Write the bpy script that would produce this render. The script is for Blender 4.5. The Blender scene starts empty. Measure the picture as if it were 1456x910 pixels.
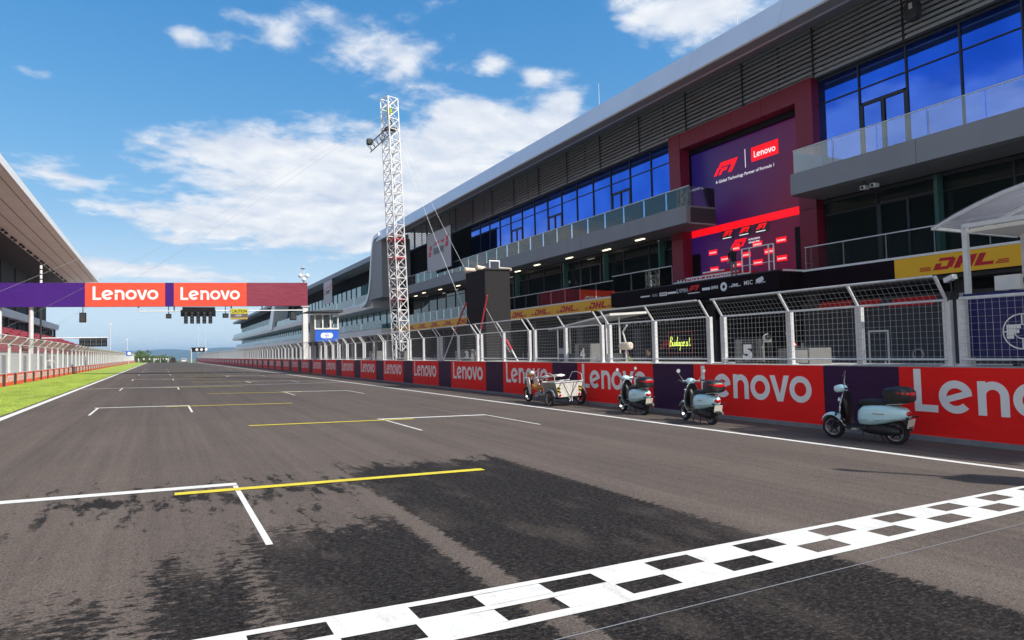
import bpy, bmesh, math, random
from mathutils import Vector, Matrix, noise as mnoise
random.seed(7)
R = math.radians
scene = bpy.context.scene
C = bpy.context.collection

# ------------------------------------------------------------------ camera
# solved from the photograph: the track's vanishing point, the cross direction of the grid
# lines, a camera 1.59 m above a track that falls 3% to the right
FPX, CX, CY, HCAM, FALL = 969.0, 728.0, 455.0, 1.59, 0.03
def cvec(px, py): return Vector((px-CX, -(py-CY), -FPX)).normalized()
_y = cvec(228, 508.6)
_v = cvec(2600, 511); _v = (_v - _y*_v.dot(_y)).normalized()
_n = _v.cross(_y)
_a = math.atan(FALL)
_x = _v*math.cos(_a) + _n*math.sin(_a)
_z = -_v*math.sin(_a) + _n*math.cos(_a)
ROT = Matrix((_x, _y, _z))                      # camera vector -> world vector
CAMP = Vector((0, 0, HCAM))
def ray(px, py): return ROT @ cvec(px, py)
def onX(px, py, X): d = ray(px, py); return CAMP + d*(X/d.x)
def onY(px, py, Y): d = ray(px, py); return CAMP + d*(Y/d.y)
cd = bpy.data.cameras.new('camera'); cam = bpy.data.objects.new('camera', cd); C.objects.link(cam)
cd.sensor_width = 36.0; cd.lens = FPX/1456*36; cd.clip_start = .05; cd.clip_end = 40000
cam.matrix_world = Matrix.Translation(CAMP) @ ROT.to_4x4()
scene.camera = cam

# ------------------------------------------------------------------ light
SUN = Vector((.60, -.78, .98)).normalized()     # direction towards the sun
sd = bpy.data.lights.new('sun', 'SUN'); so = bpy.data.objects.new('sun', sd); C.objects.link(so)
sd.energy = 2.9; sd.angle = R(.5); sd.color = (1, .95, .87)
so.rotation_euler = SUN.to_track_quat('Z', 'Y').to_euler(); so.location = (20, -40, 60)
scene.view_settings.view_transform = 'Standard'; scene.view_settings.look = 'None'
scene.view_settings.exposure = 0.98; scene.view_settings.gamma = 1.0
scene.view_settings.use_curve_mapping = False

class NG:
    """small helper to write node trees as expressions"""
    def __init__(s, tree): s.t = tree; s.n = tree.nodes; s.l = tree.links
    def put(s, sock, v):
        if v is None: return
        if hasattr(v, 'links'): s.l.new(v, sock)
        else: sock.default_value = v
    def m(s, op, a, b=None, c=None, clamp=False):
        n = s.n.new('ShaderNodeMath'); n.operation = op; n.use_clamp = clamp
        s.put(n.inputs[0], a); s.put(n.inputs[1], b); s.put(n.inputs[2], c); return n.outputs[0]
    def noise(s, vec, scale, detail=4, rough=.55, dist=0):
        n = s.n.new('ShaderNodeTexNoise'); s.put(n.inputs['Vector'], vec)
        n.inputs['Scale'].default_value = scale; n.inputs['Detail'].default_value = detail
        n.inputs['Roughness'].default_value = rough; n.inputs['Distortion'].default_value = dist
        return n.outputs['Fac']
    def vmul(s, vec, v):
        n = s.n.new('ShaderNodeVectorMath'); n.operation = 'MULTIPLY'; s.put(n.inputs[0], vec); n.inputs[1].default_value = v
        return n.outputs[0]
    def mix(s, f, a, b, mode='MIX'):
        n = s.n.new('ShaderNodeMix'); n.data_type = 'RGBA'; n.blend_type = mode
        s.put(n.inputs[0], f); s.put(n.inputs[6], a); s.put(n.inputs[7], b); return n.outputs[2]
    def ramp(s, f, lo, hi):
        n = s.n.new('ShaderNodeMapRange'); n.interpolation_type = 'SMOOTHSTEP'; s.put(n.inputs[0], f)
        n.inputs[1].default_value = lo; n.inputs[2].default_value = hi; return n.outputs[0]
    def xyz(s, vec):
        n = s.n.new('ShaderNodeSeparateXYZ'); s.l.new(vec, n.inputs[0]); return n.outputs
    def comb(s, x, y, z):
        n = s.n.new('ShaderNodeCombineXYZ'); s.put(n.inputs[0], x); s.put(n.inputs[1], y); s.put(n.inputs[2], z); return n.outputs[0]
    def pos(s): return s.n.new('ShaderNodeNewGeometry').outputs['Position']
    def bump(s, h, strength, dist=.01):
        n = s.n.new('ShaderNodeBump'); n.inputs['Strength'].default_value = strength; n.inputs['Distance'].default_value = dist
        s.l.new(h, n.inputs['Height']); return n.outputs[0]

# ------------------------------------------------------------------ sky
world = bpy.data.worlds.new('World'); scene.world = world; world.use_nodes = True
g = NG(world.node_tree); g.n.clear()
SKY = .15
sky = g.n.new('ShaderNodeTexSky'); sky.sky_type = 'NISHITA'; sky.sun_disc = False
sky.sun_elevation = math.asin(SUN.z); sky.sun_rotation = math.atan2(SUN.x, SUN.y)
sky.altitude = 200; sky.air_density = 1.0; sky.dust_density = .05; sky.ozone_density = 3.2
d = g.n.new('ShaderNodeTexCoord').outputs['Generated']
dx, dy, dz = g.xyz(d)
az = g.m('ARCTAN2', dx, dy); el = g.m('ARCSINE', dz)
def blob(px, py, wx, wy, amp):
    v = ray(px, py); a0 = math.atan2(v.x, v.y); e0 = math.asin(v.z)
    a = g.m('DIVIDE', g.m('SUBTRACT', az, a0), wx/969.); e = g.m('DIVIDE', g.m('SUBTRACT', el, e0), wy/969.)
    q = g.m('ADD', g.m('MULTIPLY', a, a), g.m('MULTIPLY', e, e))
    return g.m('MULTIPLY', g.m('EXPONENT', g.m('MULTIPLY', q, -1.)), amp)
den = g.m('ADD', g.m('MAXIMUM', dz, 0.), .16)
pc = g.comb(g.m('DIVIDE', dx, den), g.m('DIVIDE', dy, den), 0.)
n1 = g.noise(pc, 2.6, 8, .58, .25)
n2 = g.noise(pc, 9.5, 6, .6, .2)
nn = g.m('ADD', g.m('MULTIPLY', n1, .62), g.m('MULTIPLY', n2, .38))
cov = None
for b in ((480, 250, 165, 60, .28), (640, 240, 120, 70, .30), (520, 300, 230, 50, .23), (300, 205, 100, 34, .22), (190, 195, 50, 20, .12), (330, 312, 200, 17, .22), (500, 340, 170, 22, .20), (235, 342, 34, 8, .22),
          (565, 78, 52, 52, .23), (485, 55, 40, 40, .20), (395, 52, 36, 20, .25), (450, 15, 60, 22, .19), (265, 50, 32, 16, .24), (330, 60, 30, 18, .22), (340, 22, 36, 12, .2),
          (800, 145, 46, 46, .31), (700, 93, 38, 20, .26), (762, 108, 24, 16, .27), (665, 160, 60, 24, .27), (730, 185, 50, 24, .2), (960, 35, 95, 46, .22), (1040, 5, 90, 34, .20), (900, 10, 60, 28, .15),
          (50, 245, 50, 18, .22), (180, 385, 120, 12, .26), (120, 370, 60, 10, .14), (300, 395, 120, 8, .13), (440, 165, 60, 16, .13), (60, 105, 26, 8, .12)):
    x = blob(*b); cov = x if cov is None else g.m('ADD', cov, x)
# outside the view, extra bright cloud is added to lift the shaded walls
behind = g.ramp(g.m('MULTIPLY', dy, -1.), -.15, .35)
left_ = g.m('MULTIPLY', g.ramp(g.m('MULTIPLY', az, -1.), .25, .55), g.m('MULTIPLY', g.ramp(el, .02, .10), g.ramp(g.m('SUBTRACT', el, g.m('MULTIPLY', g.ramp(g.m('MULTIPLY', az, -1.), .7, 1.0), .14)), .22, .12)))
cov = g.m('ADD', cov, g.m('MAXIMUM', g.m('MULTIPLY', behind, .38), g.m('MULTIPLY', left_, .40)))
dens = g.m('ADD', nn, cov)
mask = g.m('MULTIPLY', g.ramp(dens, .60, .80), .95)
def shifted(dxx, dyy, sc, dt):
    n = g.n.new('ShaderNodeVectorMath'); n.operation = 'ADD'; g.l.new(pc, n.inputs[0]); n.inputs[1].default_value = (dxx, dyy, 0); return g.noise(n.outputs[0], sc, dt, .58, .25)
relief = g.m('SUBTRACT', n1, shifted(.035, .06, 2.6, 8))
shade = g.m('ADD', g.m('MULTIPLY', relief, 3.4), g.m('ADD', .55, g.m('MULTIPLY', g.m('SUBTRACT', g.noise(pc, 6.0, 6, .6, .3), .5), 1.3)), clamp=True)
hz = g.ramp(dz, .20, -.01)                                 # pale air towards the horizon
ccol = g.mix(shade, (.32/SKY, .36/SKY, .43/SKY, 1), (.50/SKY, .505/SKY, .515/SKY, 1))
skyc = g.n.new('ShaderNodeHueSaturation'); skyc.inputs['Saturation'].default_value = 1.32; skyc.inputs['Value'].default_value = 1.0
g.l.new(sky.outputs[0], skyc.inputs['Color'])
def vm(op, a, b):
    n = g.n.new('ShaderNodeVectorMath'); n.operation = op
    for i, v in ((0, a), (1, b)):
        if hasattr(v, 'links'): g.l.new(v, n.inputs[i])
        else: n.inputs[i].default_value = v
    return n.outputs[0]
q = vm('MULTIPLY', skyc.outputs[0], (.22, .22, .24)); q = vm('ADD', q, (1, 1, 1))
skyv = vm('DIVIDE', vm('MULTIPLY', skyc.outputs[0], (.96, .97, 1.17)), q)
skyv = g.mix(g.m('MULTIPLY', hz, .75), skyv, (.345/SKY, .455/SKY, .525/SKY, 1))
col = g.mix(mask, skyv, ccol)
bg = g.n.new('ShaderNodeBackground'); bg.inputs['Strength'].default_value = SKY
g.l.new(col, bg.inputs['Color'])
wo = g.n.new('ShaderNodeOutputWorld'); g.l.new(bg.outputs[0], wo.inputs['Surface'])

# ------------------------------------------------------------------ materials
def lin(c): return tuple(((x/255.)/12.92 if x/255. <= .04045 else ((x/255.+.055)/1.055)**2.4) for x in c)
MATS = {}
def mat(name, rgb, rough=.6, metal=0., var=.12, scale=3., fine=60., bump=0., spec=.5, emit=None, coat=0., streak=False):
    m = bpy.data.materials.new(name); m.use_nodes = True; k = NG(m.node_tree)
    b = k.n['Principled BSDF']; p = k.pos()
    a = k.noise(k.vmul(p, (1, 1, .18)) if streak else p, scale, 5, .6); f = k.noise(p, fine, 3, .6)
    v = k.m('ADD', k.m('MULTIPLY', k.m('SUBTRACT', a, .5), 2.6*var), k.m('MULTIPLY', k.m('SUBTRACT', f, .5), var*.9))
    sc = k.m('ADD', v, 1.)
    cc = k.mix(1., (*rgb, 1), k.comb(sc, sc, sc), 'MULTIPLY')
    k.l.new(cc, b.inputs['Base Color'])
    rr = k.m('ADD', k.m('MULTIPLY', k.m('SUBTRACT', a, .5), .25), rough, clamp=True); k.l.new(rr, b.inputs['Roughness'])
    b.inputs['Metallic'].default_value = metal; b.inputs['Specular IOR Level'].default_value = spec
    b.inputs['Coat Weight'].default_value = coat
    if bump: k.l.new(k.bump(f, bump), b.inputs['Normal'])
    if emit:
        k.l.new(cc, b.inputs['Emission Color']); b.inputs['Emission Strength'].default_value = emit
    MATS[name] = m; return m
def glass(name, rgb, tint, rough=.02, ior=1.5, trans=0., bump=0.):
    m = bpy.data.materials.new(name); m.use_nodes = True; k = NG(m.node_tree); b = k.n['Principled BSDF']
    b.inputs['Base Color'].default_value = (*rgb, 1); b.inputs['Roughness'].default_value = rough
    b.inputs['IOR'].default_value = ior; b.inputs['Specular Tint'].default_value = (*tint, 1)
    if bump: k.l.new(k.bump(k.noise(k.pos(), .35, 2), bump, .05), b.inputs['Normal'])
    if trans:      # thin clear sheet: part of the light goes straight through
        t = k.n.new('ShaderNodeBsdfTransparent'); t.inputs[0].default_value = (*rgb, 1)
        mx = k.n.new('ShaderNodeMixShader'); mx.inputs[0].default_value = trans
        gl = k.n.new('ShaderNodeBsdfGlossy'); gl.inputs['Color'].default_value = (*tint, 1); gl.inputs['Roughness'].default_value = rough
        fr = k.n.new('ShaderNodeFresnel'); fr.inputs[0].default_value = ior
        fa = k.m('ADD', k.m('MULTIPLY', fr.outputs[0], 1.), 1-trans, clamp=True); k.l.new(fa, mx.inputs[0])
        k.l.new(t.outputs[0], mx.inputs[1]); k.l.new(gl.outputs[0], mx.inputs[2])
        k.l.new(mx.outputs[0], k.n['Material Output'].inputs['Surface'])
    MATS[name] = m; return m

mat('concrete', (.36, .35, .33), .85, bump=.3, var=.2, scale=1.2)
mat('plinth', (.20, .21, .23), .85, bump=.3, var=.25)
mat('red_banner', (.92, .016, .014), .5, var=.10, scale=.7, spec=.2)
mat('red_banner_hot', (.85, .075, .035), .45, var=.06, scale=.7)
mat('purple_banner', (.042, .013, .055), .5, var=.12, scale=.7, spec=.2)
mat('gantry_purple', (.060, .016, .19), .5, var=.08, scale=.6, spec=.15)
mat('gantry_maroon', (.24, .032, .06), .45, var=.12, scale=.5)
mat('white_print', (.86, .86, .86), .5, var=.05)
mat('galv', (.70, .71, .72), .45, .2, var=.18, scale=6)
mat('galv_dull', (.30, .33, .36), .5, .4, var=.18, scale=6)
mat('wire', (.40, .41, .42), .5, .2, var=.1)
mat('white_metal', (.74, .74, .73), .45, var=.08, scale=4)
mat('alu', (.80, .80, .80), .4, .25, var=.08, scale=5)
mat('black', (.010, .010, .012), .6, var=.2, spec=.2)
mat('dark_grey', (.035, .036, .04), .6, var=.2)
mat('led_back', (.028, .026, .027), .7, var=.15, scale=1, spec=.15)
mat('rubber', (.014, .014, .014), .8, var=.3)
mat('cladding', (.25, .255, .27), .55, var=.14, scale=.8, streak=True)
mat('cladding_dark', (.045, .048, .055), .55, var=.15, scale=.8)
mat('fascia', (.76, .79, .83), .38, .25, var=.07, scale=.5)
mat('soffit', (.30, .31, .32), .7, var=.1)
mat('soffit_light', (.46, .44, .40), .7, var=.1)
mat('louvre', (.42, .46, .52), .55, .1, var=.12, scale=2)
mat('mullion', (.035, .04, .05), .45, .2, var=.1)
mat('frame_red', (.22, .008, .028), .4, var=.1, scale=.5)
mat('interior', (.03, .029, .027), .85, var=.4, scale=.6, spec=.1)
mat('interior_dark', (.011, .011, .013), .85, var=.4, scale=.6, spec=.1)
mat('yellow_banner', (.86, .46, .014), .5, var=.05, scale=.6)
mat('dhl_red', (.52, .008, .015), .5, var=.05)
mat('podium_black', (.010, .004, .006), .7, var=.2, spec=.12)
mat('sign_red', (.62, .006, .006), .5, var=.05)
mat('blue_board', (.012, .012, .11), .5, var=.1)
mat('fia_blue', (.02, .12, .62), .5, var=.06)
mat('scooter_blue', (.56, .86, .92), .25, var=.03, coat=.6)
mat('scooter_trim', (.62, .63, .63), .3, .6, var=.05)
mat('black_plastic', (.02, .02, .022), .45, var=.15)
mat('seat_black', (.012, .012, .012), .6, var=.2)
mat('lamp_red', (.55, .006, .010), .2, var=.05, coat=.5)
mat('plate_white', (.74, .72, .62), .5, var=.06)
mat('lamp_clear', (.75, .78, .8), .15, .3, var=.04)
mat('orange_paint', (.62, .22, .012), .4, var=.1)
mat('dirty_white', (.62, .60, .55), .6, var=.14, scale=5)
mat('box_side_shaded', (.26, .24, .21), .7, var=.2, scale=6)  # cargo box sides, their shade put into this darker brown-grey colour
mat('steel', (.40, .40, .41), .35, .8, var=.12)
mat('stripe_yellow', (.72, .48, .02), .5, var=.08)
mat('warn_yellow', (.66, .60, .05), .5, var=.05)
mat('warn_grey', (.12, .10, .10), .6, var=.05)
mat('canvas_white', (.72, .70, .66), .8, var=.1, bump=.2)
mat('roll_cream', (.66, .55, .45), .85, var=.12, bump=.2)
mat('seat_red', (.33, .022, .035), .6, var=.18, scale=4)
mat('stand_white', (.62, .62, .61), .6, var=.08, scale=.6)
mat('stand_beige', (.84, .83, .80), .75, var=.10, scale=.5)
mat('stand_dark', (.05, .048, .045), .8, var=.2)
mat('stand_fascia', (.66, .80, .88), .5, var=.06)
PAINT = mat('paint_white', (.68, .67, .64), .7, var=.22, scale=5, fine=140, bump=.3)
mat('paint_yellow', (.64, .52, .03), .7, var=.18, scale=5, fine=140, bump=.3)
mat('trunk', (.09, .06, .04), .9, var=.2)
mat('leaf', (.06, .10, .025), .7, var=.35, scale=.8)
mat('hill', (.04, .075, .05), .95, var=.3, scale=.004, fine=.03)
mat('skin', (.46, .27, .19), .6, var=.05)
mat('hair', (.03, .02, .015), .7, var=.1)
mat('cloth_black', (.015, .015, .018), .85, var=.15)
mat('cloth_white', (.70, .70, .70), .85, var=.08)
mat('cloth_grey', (.16, .17, .18), .85, var=.1)
mat('cloth_teal', (.02, .07, .08), .85, var=.1)
mat('hivis', (.55, .68, .03), .8, var=.05)
mat('car_dark', (.03, .03, .035), .3, var=.05, coat=.5)
mat('car_white', (.7, .7, .7), .3, var=.05, coat=.5)
mat('neon', (.75, .9, .15), .5, var=.0, emit=.75)
mat('fin_green', (.05, .13, .12), .15, var=.1)
mat('neon_red', (.45, .02, .04), .5, var=.0, emit=.12)
mat('lamp_on', (1, .86, .6), .5, var=.0, emit=1.5)
mat('red_pole', (.60, .05, .07), .5, var=.05)
mat('wire_dark', (.30, .31, .33), .6, var=.1)
mat('board_grey', (.17, .17, .165), .6, var=.08)
mat('screen_red', (.80, .004, .010), .5, var=.0, emit=.55)
mat('screen_white', (.80, .80, .82), .5, var=.0, emit=.45)
mat('screen_black', (.012, .010, .014), .5, var=.0, emit=.5)
mat('photo_banner', (.46, .44, .46), .5, var=.06, scale=.6)
def coated_glass():
    m = bpy.data.materials.new('blue_glass'); m.use_nodes = True; k = NG(m.node_tree); b = k.n['Principled BSDF']; p = k.pos()
    f = k.noise(k.vmul(p, (1, .42, .35)), 1., 1, .5)
    k.l.new(k.mix(k.ramp(f, .3, .7), (.055, .15, .62, 1), (.085, .20, .76, 1)), b.inputs['Base Color'])
    b.inputs['Metallic'].default_value = 1.; b.inputs['Roughness'].default_value = .03
    k.l.new(k.bump(k.noise(p, .35, 2), .03, .05), b.inputs['Normal']); MATS['blue_glass'] = m
coated_glass()
def wear(name, amount):
    m = MATS[name]; k = NG(m.node_tree); b = k.n['Principled BSDF']; src = b.inputs['Base Color'].links[0].from_socket; p = k.pos()
    w = k.m('ADD', k.m('MULTIPLY', k.noise(k.vmul(p, (6., 1.6, 1)), 1., 5, .7), .55), k.m('MULTIPLY', k.noise(p, 48., 3, .75), .45))
    k.l.new(k.mix(k.m('MULTIPLY', k.ramp(w, .50, .66), amount), src, (.16, .145, .13, 1)), b.inputs['Base Color'])
wear('paint_white', .30); wear('paint_yellow', .35)
def creases(name, st=.25):
    m = MATS[name]; k = NG(m.node_tree); b = k.n['Principled BSDF']; p = k.pos(); src = b.inputs['Base Color'].links[0].from_socket
    k.l.new(k.bump(k.noise(k.vmul(p, (1, .9, 2.2)), 1.1, 3, .5, .8), st, .12), b.inputs['Normal'])
    sc = k.ramp(k.noise(k.vmul(p, (1, 1.2, 9)), 2.2, 5, .75), .60, .72)      # scrapes and dust
    k.l.new(k.mix(k.m('MULTIPLY', sc, .16), src, (.35, .30, .27, 1)), b.inputs['Base Color'])
for nm in ('red_banner', 'purple_banner', 'red_banner_hot', 'gantry_purple', 'gantry_maroon'): creases(nm)
glass('dark_glass', (.010, .016, .015), (.75, .9, .9), .03, 1.5, bump=.02)
glass('teal_glass', (.12, .28, .30), (.6, .9, 1), .03, 1.9, bump=.02)
glass('rail_glass', (.88, .94, .93), (.95, 1, 1), .02, 1.42, trans=.95)
def canopy_mat():
    m = bpy.data.materials.new('canopy_glass'); m.use_nodes = True; k = NG(m.node_tree); b = k.n['Principled BSDF']
    b.inputs['Base Color'].default_value = (.30, .30, .36, 1); b.inputs['Roughness'].default_value = .25; b.inputs['Alpha'].default_value = .45
    tl = k.n.new('ShaderNodeBsdfTranslucent'); tl.inputs[0].default_value = (.75, .75, .82, 1); mx = k.n.new('ShaderNodeMixShader'); mx.inputs[0].default_value = .10
    k.l.new(b.outputs[0], mx.inputs[1]); k.l.new(tl.outputs[0], mx.inputs[2]); k.l.new(mx.outputs[0], k.n['Material Output'].inputs['Surface']); MATS['canopy_glass'] = m
canopy_mat()

def screen_mat():
    m = bpy.data.materials.new('screen'); m.use_nodes = True; k = NG(m.node_tree); b = k.n['Principled BSDF']
    x, y, z = k.xyz(k.pos())
    f = k.m('ADD', k.m('MULTIPLY', k.m('SUBTRACT', 33.2, y), .115), k.m('MULTIPLY', k.m('SUBTRACT', z, 11.), -.045), clamp=True)
    f = k.m('ADD', f, k.m('MULTIPLY', k.m('SUBTRACT', k.noise(k.pos(), .25, 2), .5), .5), clamp=True)
    c = k.mix(f, (*lin((34, 22, 104)), 1), (*lin((104, 12, 52)), 1))
    b.inputs['Base Color'].default_value = (.01, .01, .012, 1); b.inputs['Roughness'].default_value = .35
    k.l.new(c, b.inputs['Emission Color']); b.inputs['Emission Strength'].default_value = .30
    MATS['screen'] = m
screen_mat()

def asphalt_mat(name, marks):
    m = bpy.data.materials.new(name); m.use_nodes = True; k = NG(m.node_tree); b = k.n['Principled BSDF']
    p = k.pos(); X, Y, Z = k.xyz(p)
    big = k.noise(p, .45, 4, .6); st = k.noise(k.vmul(p, (1.6, .05, 0)), 1., 4, .6)
    st2 = k.noise(k.vmul(p, (7., .10, 0)), 1., 3, .6)
    gr = k.noise(p, 62., 3, .8); gr2 = k.noise(p, 170., 1, .6); mid = k.noise(p, 7., 5, .65)
    s = k.m('ADD', 1., k.m('MULTIPLY', k.m('SUBTRACT', big, .5), .35))
    s = k.m('ADD', s, k.m('MULTIPLY', k.m('SUBTRACT', st, .5), .85))
    s = k.m('ADD', s, k.m('MULTIPLY', k.m('SUBTRACT', st2, .5), .55))
    s = k.m('ADD', s, k.m('MULTIPLY', k.m('SUBTRACT', mid, .5), .30))
    s = k.m('ADD', s, k.m('MULTIPLY', k.m('SUBTRACT', gr, .5), 2.6))
    base = k.mix(1., (.113, .092, .080, 1) if marks else (.13, .125, .12, 1), k.comb(s, s, s), 'MULTIPLY')
    if marks:
        # fresh dark asphalt and sealer stains, ragged at their ends, in the places the photograph shows
        dash = k.noise(k.vmul(p, (9., 16., 0)), 1., 5, .7); rag = k.noise(k.vmul(p, (5., 1.3, 0)), 1., 5, .65); blot = k.noise(k.vmul(p, (2.2, 1.5, 0)), 1., 4, .6)
        def lane(x0, x1, y1, kx0, kx1, ky, ra, da, bias=0., edge=.25):
            e = k.m('MULTIPLY', k.m('SUBTRACT', dash, .5), edge)
            dxx = k.m('MINIMUM', k.m('MULTIPLY', k.m('SUBTRACT', X, x0), kx0), k.m('MULTIPLY', k.m('SUBTRACT', x1, X), kx1))
            dxx = k.m('ADD', dxx, e)
            dyy = k.m('ADD', k.m('MULTIPLY', k.m('SUBTRACT', y1, Y), ky), k.m('MULTIPLY', k.m('SUBTRACT', rag, .5), ra))
            v = k.m('MINIMUM', k.m('MINIMUM', dxx, dyy), .5); v = k.m('ADD', v, k.m('MULTIPLY', k.m('SUBTRACT', dash, .5), da))
            return k.ramp(k.m('ADD', v, bias), -.05, .25)
        ms = [lane(2.27, 4.80, 10.0, 7., 5., .5, 2.0, 1.0, .06, 1.3),
              lane(.62, 2.05, 6.7, 2.2, 7., .5, 1.8, 1.5, .06, 1.4), lane(-.12, .62, 6.2, 3., 3., .45, 1.6, 2.0, -.08, 1.6),
              lane(-1.05, -.1, 5.75, 2., 2., .5, 1.6, 2.4, -.28, 1.6), lane(-3.4, -1.0, 5.0, 1.2, 1.2, .5, 1.6, 2.6, -.5, 1.6)]
        # the stained belt across the first grid box, dripping towards the start line
        belt = k.m('SUBTRACT', .42, k.m('MULTIPLY', k.m('ABSOLUTE', k.m('SUBTRACT', Y, 8.6)), .36))
        inx = k.m('MINIMUM', k.m('SUBTRACT', X, -1.25), k.m('SUBTRACT', 2.9, X)); belt = k.m('MINIMUM', belt, inx)
        belt = k.m('ADD', belt, k.m('MULTIPLY', k.m('SUBTRACT', rag, .56), 3.0)); belt = k.m('ADD', belt, k.m('MULTIPLY', k.m('SUBTRACT', dash, .5), .9))
        ms.append(k.ramp(k.m('SUBTRACT', belt, .12), -.08, .22))
        mott = k.m('ADD', .60, k.m('MULTIPLY', k.ramp(k.noise(k.vmul(p, (20., 34., 0)), 1., 4, .7), .34, .54), .40))
        faded = k.m('SUBTRACT', 1., k.m('MULTIPLY', k.ramp(k.noise(k.vmul(p, (1.5, .5, 0)), 1., 4, .65), .48, .68), .30))
        mk = ms[0]
        for q in ms[1:]: mk = k.m('MAXIMUM', mk, q)
        s2 = k.m('ADD', k.m('ADD', 1., k.m('MULTIPLY', k.m('SUBTRACT', gr, .5), 4.2)), k.m('MULTIPLY', k.m('SUBTRACT', k.noise(k.vmul(p, (14., 5., 0)), 1., 5, .7), .5), 2.4))
        dark = k.mix(1., (.0105, .0098, .0102, 1), k.comb(s2, s2, s2), 'MULTIPLY')
        mk = k.m('MULTIPLY', mk, k.m('MULTIPLY', mott, faded))
        base = k.mix(mk, base, dark)
        lay = k.m('MULTIPLY', k.ramp(Y, 10., 45.), k.m('MULTIPLY', k.ramp(X, -3.4, -.5), k.ramp(X, 10.2, 7.5)))
        base = k.mix(k.m('MULTIPLY', lay, .42), base, (.045, .042, .043, 1))
        # tyre marks along the grid
        ty = k.m('MULTIPLY', k.ramp(k.noise(k.vmul(p, (3.4, .03, 0)), 1., 3, .6), .56, .75), k.ramp(Y, 8., 22.))
        base = k.mix(k.m('MULTIPLY', ty, .5), base, (.03, .028, .028, 1))
        stone = k.ramp(k.noise(p, 52., 1, .5), .56, .66); base = k.mix(k.m('MULTIPLY', stone, .42), base, k.mix(mk, (.19, .16, .138, 1), (.046, .044, .044, 1)))
        pit_ = k.ramp(k.noise(p, 75., 1, .5), .42, .34); base = k.mix(k.m('MULTIPLY', pit_, .6), base, (.02, .018, .018, 1))
        # chipped pale stones and rubber crumbs
        chip = k.ramp(k.noise(p, 34., 3, .75), .72, .78); base = k.mix(k.m('MULTIPLY', chip, .35), base, (.25, .23, .21, 1))
    k.l.new(base, b.inputs['Base Color']); b.inputs['Roughness'].default_value = .9; b.inputs['Specular IOR Level'].default_value = .12
    k.l.new(k.bump(k.m('ADD', gr, k.m('MULTIPLY', gr2, .5)), .55, .006), b.inputs['Normal'])
    MATS[name] = m
mat('pale_concrete', (.60, .58, .54), .9, var=.2, scale=.5, bump=.2)
mat('pit_surface', (.17, .165, .155), .9, var=.25, scale=.5, bump=.2)
asphalt_mat('asphalt', True); asphalt_mat('asphalt_pit', False)
def grass_mat():
    m = bpy.data.materials.new('grass'); m.use_nodes = True; k = NG(m.node_tree); b = k.n['Principled BSDF']; p = k.pos()
    f = k.m('ADD', k.m('MULTIPLY', k.noise(k.vmul(p, (1, .35, 1)), .8, 5, .65), .6), k.m('MULTIPLY', k.noise(p, 14., 4, .7), .4))
    c = k.mix(k.ramp(f, .3, .7), (.19, .27, .03, 1), (.40, .50, .07, 1)); c = k.mix(k.m('MULTIPLY', k.ramp(k.noise(k.vmul(p, (.9, .25, 1)), 1., 4, .65), .58, .76), .45), c, (.42, .40, .14, 1)); k.l.new(c, b.inputs['Base Color'])
    b.inputs['Roughness'].default_value = .9; k.l.new(k.bump(k.noise(p, 40., 3), .8, .03), b.inputs['Normal']); MATS['grass'] = m
grass_mat()
mat('land', (.09, .12, .04), .95, var=.4, scale=.01, fine=.2)
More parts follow.
